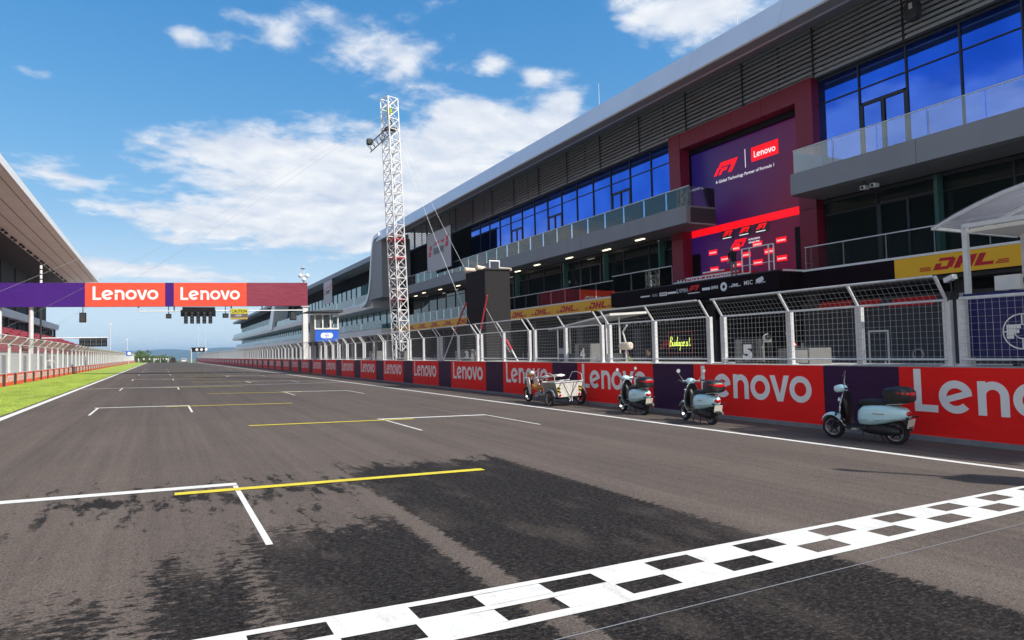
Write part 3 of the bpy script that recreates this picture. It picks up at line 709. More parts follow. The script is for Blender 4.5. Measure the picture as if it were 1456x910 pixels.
for nm, x, z0, z1, w in (('loudspeaker', -6.25, 4.95, 5.85, .26), ('signal_lamp', .72, 5.3, 5.75, .24), ('signal_lamp', 5.75, 5.35, 5.8, .26), ('loudspeaker', 12.2, 5.1, 6.0, .3)):
    lab = {-6.25: 'black loudspeaker hanging alone under the purple gantry banner', .72: 'small black signal box left of the start lights', 5.75: 'small black signal box beside the yellow caution sign', 12.2: 'black loudspeaker hanging beside the white gantry column'}[x]
    t = thing(nm, lab, nm.replace('_', ' '), (x, GY-.15, z0))
    MB().hexa([Vector(p) for p in ((x-w, GY-.35, z0), (x+w, GY-.35, z0), (x+w, GY+.1, z0+.05), (x-w, GY+.1, z0+.05))], [Vector(p) for p in ((x-w, GY-.35, z1), (x+w, GY-.35, z1), (x+w, GY+.1, z1), (x-w, GY+.1, z1))]).build('housing', 'black', t)
    MB().tube((x, GY-.05, z1-.02), (x, GY-.05, zb(x)+.03), .04, 6).build('bracket', 'dark_grey', t)
    MB().box(x-w*.8, x+w*.8, GY-.37, GY-.352, z0+.08, z1-.08).build('grille', 'dark_grey', t)
cs = thing('caution_sign', 'yellow and grey CAUTION sign hanging under the gantry', 'sign', (7., GY-.2, 5.2))
bx('sign_plate', 6.2, 7.82, GY-.24, GY-.16, 5.2, 6.28, 'warn_grey', cs)
a = bx('yellow_field', 6.22, 7.80, GY-.252, GY-.241, 5.78, 6.27, 'warn_yellow', cs)
ptext('CAUTION', (6.3, GY-.252, 5.88), UX, UZ, 1.42, 'black', a, .006, bold=.03, h=.42)
ptext('LOW', (6.68, GY-.241, 5.52), UX, UZ, .55, 'white_print', cs, .006, bold=.01, h=.24)
MB().flat([[(i*.16, 0), (i*.16+.09, 0), (i*.16+.15, .16), (i*.16+.06, .16)] for i in range(10)], (6.2, GY-.247, 5.22), UX, UZ).build('hazard_stripes', 'stripe_yellow', cs)
cc = thing('camera_mast', 'white camera cluster on top of the gantry column', 'camera', (13.4, GY+.3, zt(13.4)))
z = zt(13.4)
MB().tube((13.4, GY+.3, z-.05), (13.4, GY+.3, z+1.9), .06, 6).build('mast', 'white_metal', cc)
for dx_, dz_ in ((-.35, .75), (.35, .75), (0, .35)):
    h = MB().lathe([(-.2, .1), (-.1, .2), (.1, .22), (.2, .12)], (13.4+dx_, GY+.2, z+dz_), (0, -1, .1), 10).build('camera_head', 'white_metal', cc, 40)
    MB().tube((13.4, GY+.3, z+dz_), (13.4+dx_, GY+.25, z+dz_), .035, 5).build('bracket', 'dark_grey', h)
MB().box(13.1, 13.5, GY+.2, GY+.3, z+1.45, z+1.55).build('wind_vane', 'dark_grey', cc)

# five-lamp panel on a cantilever arm at the verge fence
ly = 92.
t = thing('light_panel', 'black five-lamp panel on a long arm beyond the gantry', 'traffic lights', (onY(58, 500, ly).x, ly, .25))
A, B_, C_ = onY(58, 481, ly), onY(113, 480.5, ly), onY(153, 480, ly)
MB().tube((A.x, ly, .25), (A.x, ly, onY(57, 376, ly).z), .10, 8).build('mast', 'dark_grey', t, 40)
zt0 = onY(57, 376, ly).z
for k in range(5): MB().tube((A.x, ly, zt0-.1-k*.55), (A.x, ly, zt0-.5-k*.55), .13, 8).build('white_band', 'white_print', t, 40)
MB().tube(A, C_, .08, 6).build('arm', 'galv', t, 40)
zp0, zp1 = onY(130, 493, ly).z, onY(130, 481, ly).z
for i in range(5):
    x0 = B_.x+(C_.x-B_.x)*i/5; x1 = B_.x+(C_.x-B_.x)*(i+.93)/5
    q = bx('lamp_box', x0, x1, ly-.35, ly-.1, zp0, zp1, 'black', t)
    for j in range(2): MB().lathe([(0, .2), (.02, .2)], ((x0+x1)/2, ly-.352, zp0+.3+j*.5), (0, -1, 0), 12).build('lamp', 'dark_grey', q)

# ------------------------------------------------------------------ truss tower with guy wires
tx, ty, lean = 15.05, 46., -.032
tw = thing('truss_tower', 'tall slim aluminium truss tower rising behind the pit wall', 'tower', (tx, ty, -.45))
H = 19.45; hw = .43
def TP(i, z):
    sx, sy = ((-1, -1), (1, -1), (1, 1), (-1, 1))[i]; c, s = math.cos(.35), math.sin(.35)
    return Vector((tx+(sx*c-sy*s)*hw+lean*z, ty+(sx*s+sy*c)*hw, z))
for i in range(4): MB().tube(TP(i, -.4), TP(i, H), .05, 6).build('chord', 'alu', tw, 40)
n = 26; st = H/n
for k in range(n):
    b = MB(); z0, z1 = k*st, (k+1)*st
    for i in range(4):
        j = (i+1) % 4; b.tube(TP(i, z0), TP(j, z1), .029, 5); b.tube(TP(j, z0), TP(i, z1), .029, 5) if k % 2 else None
        b.tube(TP(i, z1), TP(j, z1), .033, 5)
    b.build('bracing', 'alu', tw)
for z in (5.2, 8.1, 9.4): MB().hexa([TP(i, z)+(TP(i, z)-TP((i+2) % 4, z))*.03 for i in range(4)], [TP(i, z+.05)+(TP(i, z)-TP((i+2) % 4, z))*.03 for i in range(4)]).build('red_collar', 'red_pole', tw)
MB().box(tx-1., tx+1., ty-1., ty+1., -.45, .1).box(tx-.75, tx+.75, ty-.75, ty+.75, .1, .9).build('ballast', 'dark_grey', tw)
arm = MB(); a0 = onY(547, 183, ty); a1 = onY(524, 206, ty)
for o in ((0, -.2, .0), (0, .2, .0), (.18, -.2, -.45), (.18, .2, -.45)): arm.tube(a0+Vector(o)+Vector((.3, 0, .2)), a1+Vector(o), .035, 5)
for k in range(6):
    f = k/5; p = a1.lerp(a0, f); arm.tube(p+Vector((0, -.2, 0)), p+Vector((.18, -.2, -.45)), .025, 5); arm.tube(p+Vector((0, .2, 0)), p+Vector((.18, -.2, -.45)), .02, 5)
arm.build('outrigger', 'dark_grey', tw)
MB().box(a1.x-.1, a1.x+.25, ty-.2, ty+.2, a1.z+.05, a1.z+.4).build('winch', 'dark_grey', tw)
top = Vector((tx+lean*18.6, ty, 18.6))
ends = [(14.3, 31.0, 1.4), (14.6, 28.5, 1.4), (-9.2, 36., 3.0), (-8.6, 58., 2.7), (-9.0, 47., 2.7)]
for e in ends:
    e = Vector(e); b = MB(); pts = [top.lerp(e, k/10)-Vector((0, 0, .5*math.sin(math.pi*k/10))) for k in range(11)]
    b.path(pts, .010 if e.x > 0 else .005, 4).build('guy_wire', 'wire_dark' if e.x < 0 else 'galv', tw)
# ------------------------------------------------------------------ pit building
GX, BX_, DX, PX_ = 30.0, 27.6, 27.6, 26.0        # glazing, upper balcony edge, terrace edge, podium edge
pb = thing('pit_building', 'long modern pit building with blue glazing, grey balconies and louvred top', 'building', (34, 40, -.45))
BY0, BY1 = -14.5, 88.
def roofseg(y0, y1, k):
    prof('roof_fascia', [(25.5, 16.16), (25.44, 16.22), (26.0, 17.64), (26.4, 17.72), (26.4, 16.16)], 'fascia', y0, y1, pb)
    prof('soffit_panel', [(25.54, 16.15), (26.2, 16.155), (29.4, 17.45), (29.4, 17.58), (26.42, 16.4)], 'soffit', y0, y1, pb)
    prof('roof_deck', [(26.42, 17.55), (26.42, 17.68), (36, 18.1), (36, 17.9)], 'cladding', y0, y1, pb)
n = 17; L_ = (BY1-BY0)/n
for k in range(n): roofseg(BY0+k*L_, BY0+(k+1)*L_-.02, k)
# louvres: eleven slats in every bay, with posts between
BAY = 4.75
k = 0; y = 23.26-8*BAY
ys = []
while y < BY1: ys.append(y); y += BAY
for k, y in enumerate(ys):
    y1 = min(y+BAY, BY1)
    for j in range(11):
        z = 15.02+j*.245
        nm = ('slat', round(y1-y, 2))
        if nm not in BOXES:
            Ls = y1-y-.1; P4 = [(0, 0), (.045, .155), (.065, .15), (.02, -.005)]
            BOXES[nm] = MB().add([(x, 0, z_) for x, z_ in P4]+[(x, Ls, z_) for x, z_ in P4], [(0, 1, 5, 4), (1, 2, 6, 5), (2, 3, 7, 6), (3, 0, 4, 7), (0, 3, 2, 1), (4, 5, 6, 7)]).mesh('louvre_slat', 'louvre')
        inst('louvre_slat', BOXES[nm], pb, (29.72, y+.05, z))
    bx('louvre_post', 29.70, 29.92, y-.045, y+.045, 14.98, 17.62, 'mullion', pb)
    if k % 2 == 0: bx('louvre_post', 29.9, 30.02, y+BAY/2-.03, y+BAY/2+.03, 14.98, 17.62, 'mullion', pb)
bx('head_flashing', 29.74, 29.9, BY0, BY1, 14.90, 15.03, 'mullion', pb)
# what shows through the louvres: plant deck, sloping braces, back wall
bx('plant_floor', 30.0, 38, BY0, BY1, 14.87, 14.97, 'interior', pb)
bx('plant_wall', 36.2, 36.5, BY0, BY1, 14.98, 17.7, 'soffit_light', pb)
for k in range(20):
    yy = BY0+3+k*5.1
    MB().tube((31.5, yy, 15.), (34.5, yy+1.5, 17.7), .07, 5).tube((31.5, yy+3, 15.), (34.5, yy+1.5, 17.7), .07, 5).build('roof_brace', 'soffit_light', pb)
    if k % 3: bx('plant_unit', 32.5, 34.5, yy+.4, yy+3.2, 14.98, 16.4, 'alu', pb)
# upper glazing
def glazing(y0, n, w, z0, zt_, z1, gm, x=GX, doors=(), trans=True):
    for i in range(n):
        a, c = y0+i*w, y0+(i+1)*w
        if i in doors:
            bx('transom_pane', x, x+.03, a+.05, c-.05, zt_+.03, z1-.05, gm, pb)
            bx('fanlight_pane', x, x+.03, a+.05, c-.05, z0+3.02, zt_-.03, gm, pb)
            for q in (a+.05, (a+c)/2+.03):
                dr = bx('door_pane', x-.002, x+.028, q+.10, q+w/2-.18, z0+.2, z0+2.82, gm, pb)
            for q in (a+.04, (a+c)/2-.07, c-.16): bx('door_frame', x-.06, x+.05, q, q+.12, z0+.02, z0+2.9, 'mullion', pb)
            bx('door_frame', x-.058, x+.048, a+.16, c-.16, z0+2.84, z0+2.98, 'mullion', pb)
        else:
            if trans: bx('pane', x, x+.03, a+.04, c-.04, zt_+.03, z1-.05, gm, pb)
            bx('pane', x, x+.03, a+.04, c-.04, z0+.05, (zt_-.03) if trans else z1-.05, gm, pb)
        bx('mullion', x-.07, x+.06, a-.035, a+.035, z0, z1, 'mullion', pb)
    if trans: bx('transom', x-.05, x+.045, y0, y0+n*w, zt_-.028, zt_+.028, 'mullion', pb)
    bx('head_rail', x-.085, x+.08, y0, y0+n*w, z1-.04, z1+.12, 'mullion', pb)
    bx('sill_rail', x-.085, x+.08, y0, y0+n*w, z0-.05, z0+.045, 'mullion', pb)
W = 2.345
glazing(23.3-15*W, 15, W, 9.92, 13.63, 14.86, 'blue_glass', doors=(13, 10, 6, 2))
glazing(34.3, 14, W, 9.92, 13.63, 15.0-.1, 'blue_glass', doors=(2, 6, 9))
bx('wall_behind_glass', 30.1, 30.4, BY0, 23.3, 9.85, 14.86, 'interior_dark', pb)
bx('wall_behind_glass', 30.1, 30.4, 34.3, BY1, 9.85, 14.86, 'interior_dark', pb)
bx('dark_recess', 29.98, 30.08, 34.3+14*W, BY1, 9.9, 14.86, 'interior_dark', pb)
# balcony slabs with kerb, fascia joints, and glass balustrades
def balcony(y0, y1, nseg):
    for k in range(nseg):
        a, c = y0+(y1-y0)*k/nseg, y0+(y1-y0)*(k+1)/nseg-.025
        prof('balcony_fascia', [(BX_, 9.70), (BX_-.02, 8.76), (BX_+.3, 8.70), (BX_+.3, 9.70)], 'cladding', a, c, pb)
        bx('balcony_soffit', BX_+.31, GX-.1, a, c, 8.72, 8.80, 'soffit', pb)
    bx('balcony_slab', BX_+.31, GX-.1, y0+.02, y1-.02, 8.81, 9.70, 'cladding_dark', pb)
    bx('balcony_floor', BX_+.02, GX-.1, y0+.01, y1-.03, 9.705, 9.80, 'cladding', pb)
    n = max(1, round((y1-y0)/2.2)); w = (y1-y0)/n
    for k in range(n):
        gp = bx('balustrade_pane', BX_+.28, BX_+.30, y0+k*w+.02, y0+(k+1)*w-.02, 9.81, 10.98, 'rail_glass', pb)
    bx('handrail', BX_+.265, BX_+.315, y0, y1, 10.98, 11.02, 'galv', pb)
    for k in range(n//2+1): bx('balustrade_post', BX_+.33, BX_+.37, y0+k*2*w-.02 if k else y0+.02, (y0+k*2*w+.02) if k else y0+.06, 9.81, 10.9, 'galv_dull', pb)
balcony(BY0, 23.2, 6); balcony(30.65, 87.5, 10)
for yy, s in ((23.2, -1), (30.65, 1)):
    bx('balustrade_pane', BX_+.32, GX-.1, yy+s*.06-.01, yy+s*.06+.01, 9.81, 10.97, 'rail_glass', pb)
# red portal round the big screen
Y0_, Y1_ = 23.24, 34.22
for k in range(4): bx('portal_panel', 29.5, 30.25, Y0_+1.05+k*2.22+.01, Y0_+1.05+(k+1)*2.22-.01, 14.02, 15.02, 'frame_red', pb)
for a, c in ((Y0_, Y0_+1.04), (Y1_-1.04, Y1_)):
    for z0, z1 in ((4.95, 8.3), (8.32, 11.6), (11.62, 15.02)): bx('portal_panel', 29.48, 30.25, a, c, z0, z1, 'frame_red', pb)
bx('portal_reveal', 30.26, 30.9, Y0_+.2, Y1_-.2, 13.72, 14.5, 'black', pb)
bx('portal_back', 30.72, 30.9, Y0_+.1, Y1_-.1, 4.9, 14.4, 'black', pb)
s_up = bx('screen', 30.55, 30.71, 24.75, 33.30, 8.86, 13.80, 'screen', pb)
s_bd = bx('screen_band', 30.50, 30.70, 24.5, 33.62, 8.42, 8.84, 'screen_red', pb)
s_lo = bx('screen', 30.53, 30.71, 24.5, 33.62, 5.05, 8.40, 'screen', pb)
XS = 30.55
def onS(px, py): return onX(px, py, XS)
p = onS(1010, 250); q = onS(1053, 224)
print_on('emblem', F1, (XS, 31.35, 11.90), NY, UZ, 2.05, 'screen_red', s_up, .012, .74)
bx('divider', XS-.012, XS-.004, 28.75, 28.79, 11.85, 12.95, 'screen_white', s_up)
lb = bx('logo_plate', XS-.014, XS-.004, 26.35, 28.3, 12.05, 12.88, 'screen_red', s_up)
print_on('lettering', LEN, (XS-.014, 28.1, 12.26), NY, UZ, 1.55, 'screen_white', lb, .006)
ptext('A Global Technology Partner of Formula 1', (XS, 31.2, 11.42), NY, UZ, 4.5, 'screen_white', s_up, .012, bold=.006)
XL = 30.53
for (px, py) in ((1035, 333), (1059, 328), (1083, 323)):
    P = onX(px, py, XL); k = bx('logo_plate', XL-.012, XL-.003, P.y-.55, P.y+.55, P.z-.32, P.z+.36, 'screen_black', s_lo)
    print_on('emblem', F1, (XL-.012, P.y+.42, P.z-.1), NY, UZ, .84, 'screen_red', k, .006, .30)
    bx('caption', XL-.018, XL-.013, P.y-.28, P.y+.42, P.z-.24, P.z-.19, 'screen_white', k)
P = onX(1052, 345, XL); print_on('emblem', F1, (XL, P.y+.75, P.z-.25), NY, UZ, 1.35, 'screen_red', s_lo, .012, .46)
ptext('HUNGARIAN', (XL, P.y-.68, P.z+.02), NY, UZ, .85, 'screen_white', s_lo, .012, bold=.02)
ptext('GRAND PRIX', (XL, P.y-.68, P.z-.16), NY, UZ, .85, 'screen_white', s_lo, .012, bold=.02)
for (px, py) in ((1014, 359), (1031, 368), (1016, 383), (1046, 353), (1061, 362), (1077, 347), (1094, 357), (1078, 373), (1111, 341), (1112, 367), (1048, 376)):
    P = onX(px, py, XL); k = bx('logo_plate', XL-.012, XL-.003, P.y-.36, P.y+.36, P.z-.16, P.z+.16, 'screen_red', s_lo)
    print_on('lettering', LEN, (XL-.012, P.y+.29, P.z-.07), NY, UZ, .58, 'screen_white', k, .006)
bx('doorway', XL-.05, XL-.002, 24.55, 25.45, 5.05, 7.75, 'black', pb); bx('doorway', XL-.05, XL-.002, 32.75, 33.6, 5.05, 7.3, 'black', pb)
# terrace (first floor): edge band with banners, balustrade, glazing
bx('terrace_slab', DX+.05, GX+1, BY0, BY1, 4.12, 4.92, 'cladding_dark', pb)
bx('terrace_cap', DX-.03, DX+.35, BY0, 22.7, 4.925, 5.02, 'white_metal', pb)
bx('terrace_cap', DX-.03, DX+.35, 36.2, BY1, 4.925, 5.02, 'white_metal', pb)
def dhl_panel(y0, y1, n, first=0.):
    r = bx('yellow_banner', DX-.02, DX+.04, y0, y1, 4.12, 4.92, 'yellow_banner', pb); w = (y1-y0)/n
    for k in range(n):
        c = y0+(k+.5)*w; wd = min(3.3, w*.80)
        print_on('emblem', DHL, (DX-.02, c+wd/2, 4.29), NY, UZ, wd, 'dhl_red', r, .006, .46)
dhl_panel(12.6, 18.05, 1); dhl_panel(7.1, 12.58, 1); dhl_panel(1.6, 7.08, 1)
bx('black_panel', DX-.02, DX+.04, 18.07, 22.68, 4.12, 4.92, 'podium_black', pb)
for k in range(12): dhl_panel(38.1+k*4.05, 38.1+(k+1)*4.05-.02, 1)
# podium balcony
bx('podium_floor', PX_+.05, DX+.1, 22.72, 36.2, 4.1, 4.93, 'podium_black', pb)
pf = bx('podium_fascia', PX_-.02, PX_+.04, 22.7, 36.22, 4.08, 4.96, 'podium_black', pb)
XP = PX_-.02
def mark(s, px, wd, m='white_print', bold=.01, hh=None, sh=0.):
    P = onX(px, onPY(px), XP); return ptext(s, (XP, P.y+wd/2, 4.47), NY, UZ, wd, m, pf, .006, bold=bold, sh=sh)
def onPY(px): return 419+(px-918)*(397-419)/(1081-918)
bx('mark', XP-.008, XP-.002, *sorted((onX(911, 420, XP).y, onX(924, 420, XP).y)), 4.48, 4.56, 'white_print', pf)
for px in (931,): bx('mark', XP-.008, XP-.002, onX(px, 418, XP).y-.25, onX(px, 418, XP).y+.25, 4.44, 4.60, 'board_grey', pf)
kk = bx('mark', XP-.008, XP-.002, onX(943, 417, XP).y-.33, onX(943, 417, XP).y+.33, 4.43, 4.63, 'white_print', pf)
print_on('lettering', LEN, (XP-.008, onX(943, 417, XP).y+.26, 4.49), NY, UZ, .52, 'podium_black', kk, .005)
bx('mark', XP-.008, XP-.002, onX(955.5, 415, XP).y-.38, onX(955.5, 415, XP).y+.38, 4.49, 4.60, 'white_print', pf)
mark('LVMH', 970, .85, bold=.0)
P = onX(987, 409, XP); print_on('emblem', F1, (XP, P.y+.5, 4.5), NY, UZ, .95, 'sign_red', pf, .006, .30)
bx('mark', XP-.008, XP-.002, P.y-.4, P.y+.5, 4.36, 4.41, 'white_print', pf)
bx('mark', XP-.008, XP-.002, onX(1004, 408, XP).y-.3, onX(1004, 408, XP).y+.3, 4.45, 4.59, 'white_print', pf)
mark('aws', 1016, .5, bold=.02); 
P = onX(1029, 405, XP); MB().flat([arcp for arcp in arc(0, 0, .24, .10, 0, 360, 10)], (XP-.007, P.y, 4.52), NY, UZ).build('mark', 'white_print', pf)
P = onX(1045, 404, XP); print_on('emblem', DHL, (XP, P.y+.4, 4.45), NY, UZ, .8, 'white_print', pf, .006, .16)
mark('MSC', 1064, .55, bold=.01)
P = onX(1080, 397, XP); MB().flat([arcp for q in ((0, 0, .13), (.14, .05, .12), (-.13, -.01, .10)) for arcp in arc(q[0], q[1], q[2], 0.001, 0, 360, 10)], (XP-.007, P.y, 4.62), NY, UZ).build('mark', 'white_print', pf)
mark('salesforce', 1081, .62, bold=.01)
bx('podium_cap', PX_-.03, PX_+.25, 22.7, 36.22, 4.962, 5.02, 'dark_grey', pb)
bx('podium_return_cap', PX_+.26, DX+.3, 22.62, 22.74, 4.95, 5.03, 'white_metal', pb)
# terrace balustrades
def terrace_rail(y0, y1, x, red=False):
    n = max(1, round((y1-y0)/2.1)); w = (y1-y0)/n
    for k in range(n):
        bx('balustrade_pane', x+.1, x+.12, y0+k*w+.02, y0+(k+1)*w-.02, 5.03, 6.08, 'rail_glass', pb)
        bx('balustrade_post', x+.125, x+.155, y0+k*w-.015, y0+k*w+.015, 5.03, 6.06, 'galv_dull', pb)
    bx('handrail', x+.085, x+.135, y0, y1, 6.08, 6.12, 'galv', pb)
terrace_rail(BY0, 22.6, DX); terrace_rail(36.25, 87, DX); terrace_rail(30.4, 36.2, PX_); 
bx('red_backing_panel', PX_+.5, PX_+.55, 33.9, 36.2, 5.03, 5.45, 'sign_red', pb)
rp = bx('red_backing_panel', DX+.2, DX+.24, 36.3, 38.6, 5.03, 5.62, 'sign_red', pb)
ptext('ovo', (DX+.2, 38.4, 5.1), NY, UZ, 1.7, 'white_print', rp, .01, bold=.03)
# first-floor glazing: deep, dark and tall
for y0, n, m in ((23.2-12*2.9, 12, 'dark_glass'), (34.25, 18, 'dark_glass')):
    glazing(y0, n, 2.9, 5.03, 7.9, 8.55, m, x=GX, doors=(10,) if y0 < 0 else (3, 8), trans=True)
bx('wall_behind_glass', 30.12, 30.4, BY0, 23.2, 5.0, 8.6, 'interior_dark', pb); bx('wall_behind_glass', 30.12, 30.4, 34.3, BY1, 5.0, 8.6, 'interior_dark', pb)
for yy in (17.2, 35.4, 41.8, 47.5, 56): bx('green_fin', 29.45, 29.85, yy, yy+.16, 5.03, 8.55, 'fin_green', pb)
for k in range(22):                               # lit ceiling strips seen under the upper balcony
    yy = 36+k*2.35; bx('ceiling_light', 28.6+.3*(k % 3), 28.75+.3*(k % 3), yy, yy+.9, 8.66, 8.70, 'lamp_on', pb) if k % 2 == 0 else None
# floors behind everything, garage level
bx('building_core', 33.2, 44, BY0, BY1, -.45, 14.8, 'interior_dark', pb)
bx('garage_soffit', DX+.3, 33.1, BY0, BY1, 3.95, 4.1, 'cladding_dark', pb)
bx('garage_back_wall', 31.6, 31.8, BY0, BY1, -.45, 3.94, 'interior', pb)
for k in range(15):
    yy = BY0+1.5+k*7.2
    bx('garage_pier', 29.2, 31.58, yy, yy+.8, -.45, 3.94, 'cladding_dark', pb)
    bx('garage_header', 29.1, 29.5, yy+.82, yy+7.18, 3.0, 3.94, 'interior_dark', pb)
gp = bx('garage_wall_panel', 29.05, 29.09, 8.6, 24., -.45, 3.5, 'cladding_dark', pb)
for (xa, xb, yy) in ((1160, 1210, 437), (1216, 1250, 434), (1262, 1328, 432)):
    A = onX(xa, yy, 29.05); B_ = onX(xb, yy, 29.05)
    MB().flat([[(0, -.16), (A.y-B_.y, -.16), (A.y-B_.y+.12, .22), (.35, .22)]], (29.04, A.y, A.z), NY, UZ).build('red_mark', 'sign_red', pb)
df = thing('door_frame_outline', 'white door outline on the dark garage wall', 'door', (29, 21.5, -.45))
A = onX(1235, 470, 29.0); B_ = onX(1262, 470, 29.0)
MB().box(29.0, 29.03, A.y-.04, A.y+.04, -.45, A.z).box(29.0, 29.03, B_.y-.04, B_.y+.04, -.45, A.z).box(29.0, 29.03, B_.y+.04, A.y-.04, A.z-.08, A.z).build('frame', 'white_metal', df)
MB().box(28.98, 29.0, B_.y+.12, B_.y+.2, .5, .6).build('handle', 'alu', df)
# thin masts on the roof
for px, py0, py1 in ((852, 118, 146), (1048, 6, 36), (655, 245, 268)):
    A = onX(px, py1, 28.); B_ = onX(px, py0, 28.)
    t = thing('roof_mast', {852: 'thin lightning mast above the middle of the roof', 1048: 'thin lightning mast above the big screen', 655: 'thin lightning mast near the far end of the roof'}[px], 'mast', (28., A.y, 17.5))
    MB().tube((28., A.y, 17.4), (28., A.y, B_.z), .03, 5, .015).build('rod', 'galv', t); MB().box(27.9, 28.1, A.y-.1, A.y+.1, 17.4, 17.6).build('foot', 'galv_dull', t)

# end of the main block: the roof edge sweeps down in an S to the wing's slab
def sweep(name, pts, w, m, y, x0=25.45, x1=29.6):
    b = MB(); L = []
    for i, (yy, zz) in enumerate(pts):
        d = Vector((pts[min(i+1, len(pts)-1)][0]-pts[max(i-1, 0)][0], pts[min(i+1, len(pts)-1)][1]-pts[max(i-1, 0)][1])).normalized()
        nx, nz = -d.y*w/2, d.x*w/2; L.append(((yy+nx, zz+nz), (yy-nx, zz-nz)))
    for (a, c), (e, f) in zip(L, L[1:]):
        b.hexa([Vector((x0, *a)), Vector((x0, *c)), Vector((x0, *f)), Vector((x0, *e))], [Vector((x1, *a)), Vector((x1, *c)), Vector((x1, *f)), Vector((x1, *e))])
    return b.build(name, m, pb, 40)
def bez(p, n=10):
    o = []
    for i in range(n+1):
        t = i/n; o.append(tuple(sum(c*q[k] for c, q in zip(((1-t)**3, 3*t*(1-t)**2, 3*t*t*(1-t), t**3), p)) for k in (0, 1)))
    return o
S1 = [(86.8, 17.0), (88.8, 16.9)]+bez(((88.8, 16.9), (89.9, 16.8), (90.4, 14.8), (91.0, 12.6)), 8)[1:]+bez(((91.0, 12.6), (91.7, 9.6), (92.5, 8.3), (96, 8.25)), 10)[1:]
sweep('sweeping_fascia', S1, .48, 'fascia', 90)
b = MB(); pts = [(25.6, y, z) for y, z in ((86, 16.5), (89.4, 16.5), (90.6, 12.4), (91.6, 9.6), (92.2, 8.75), (86, 8.75))]
b.add(pts+[(29.5, y, z) for _, y, z in pts], [tuple(range(6)), tuple(range(6, 12))[::-1]]+[(i, (i+1) % 6, 6+(i+1) % 6, 6+i) for i in range(6)]); b.build('end_panel', 'cladding', pb)

# ------------------------------------------------------------------ far wing
fw = thing('pit_building_wing', 'lower far wing of the pit building with pale slab edge and teal glazing', 'building', (34, 190, -.45))
FY0, FY1 = 92.8, 300.
for k in range(18):
    a = FY0+k*(FY1-FY0)/18; c = a+(FY1-FY0)/18-.03
    prof('roof_panel', [(26.6, 15.3), (26.4, 14.5), (30.5, 14.6), (36, 15.0), (36, 15.6), (27.2, 15.55)], 'cladding', a, c, fw)
    prof('slab_edge', [(26.2, 8.6), (26.35, 7.75), (30, 7.75), (30, 8.75), (26.3, 8.75)], 'fascia', a, c, fw)
    prof('terrace_edge', [(27.4, 4.9), (27.4, 4.05), (30, 4.05), (30, 4.95)], 'stand_beige', a, c, fw)
    bx('balustrade_pane', 26.45, 26.48, a+.03, c, 8.78, 9.95, 'rail_glass', fw); bx('balustrade_pane', 27.5, 27.53, a+.03, c, 4.96, 6.05, 'rail_glass', fw)
def fglaz(z0, z1, gm, step=3.45):
    y = FY0+1
    while y+step < FY1: bx('pane', 29.6, 29.64, y+.06, y+step-.06, z0, z1, gm, fw); bx('mullion', 29.5, 29.66, y-.05, y+.05, z0, z1, 'mullion', fw); y += step
fglaz(8.8, 12.6, 'teal_glass'); fglaz(4.98, 7.7, 'teal_glass')
bx('top_band', 29.4, 29.7, FY0, FY1, 12.62, 14.55, 'interior_dark', fw)
bx('core', 29.75, 42, FY0, FY1, -.45, 14.5, 'interior_dark', fw)
for k in range(30): bx('garage_pier', 29.3, 29.74, FY0+3+k*6.9, FY0+3.7+k*6.9, -.45, 4.0, 'stand_white', fw)
b = MB(); yy = 180.
b.hexa([Vector(p) for p in ((25.9, yy, 15.2), (25.9, yy+5, 15.2), (25.9, yy+14, 8.2), (25.9, yy+7, 8.2))], [Vector(p) for p in ((29.4, yy, 15.2), (29.4, yy+5, 15.2), (29.4, yy+14, 8.2), (29.4, yy+7, 8.2))]); b.build('slanted_fin', 'fascia', fw)
def hung_banner(px0, px1, y0t, y0b, X, label):
    A, B_ = onX(px0, y0t, X), onX(px1, y0t, X); zt_, zb_ = A.z, onX(px0, y0b, X).z
    t = thing('hanging_banner', label, 'banner', (X, B_.y, zb_)); ya, yb = B_.y, A.y; w = yb-ya
    MB().box(X, X+.06, ya, yb, zb_, zt_).build('sheet', 'photo_banner', t)
    MB().box(X-.02, X+.08, ya-.06, ya, zb_-.02, zt_+.05).box(X-.02, X+.08, yb, yb+.06, zb_-.02, zt_+.05).build('frame', 'cladding_dark', t)
    h = zt_-zb_
    print_on('emblem', F1, (X, yb-w*.28, zb_+h*.66), NY, UZ, w*.26, 'sign_red', t, .01, h*.07)
    MB().box(X-.012, X-.004, ya+w*.26, ya+w*.40, zb_+h*.67, zb_+h*.73).build('red_patch', 'sign_red', t)
    ptext('HUNGARIAN', (X, yb-w*.28, zb_+h*.50), NY, UZ, w*.44, 'dark_grey', t, .01, bold=.015)
    ptext('GRAND PRIX', (X, yb-w*.28, zb_+h*.42), NY, UZ, w*.44, 'dark_grey', t, .01, bold=.015)
    MB().flat([[(0, 0), (.7, 0), (.95, .55), (.25, .55)], [(0.25, .65), (.95, .65), (1.15, 1.2), (.45, 1.2)]], (X-.01, yb-w*.06, zb_+h*.40), NY, UZ).flat([[(0, 0), (.7, 0), (.95, .55), (.25, .55)], [(0.25, .65), (.95, .65), (1.15, 1.2), (.45, 1.2)]], (X-.01, yb-w*.77, zb_+h*.52), NY, UZ).build('red_chevrons', 'sign_red', t)
hung_banner(607, 641, 335, 389, 27.3, 'pale grey event banner hanging on the main building balcony')
hung_banner(460, 472, 402, 434, 26.1, 'pale grey event banner hanging on the far wing')
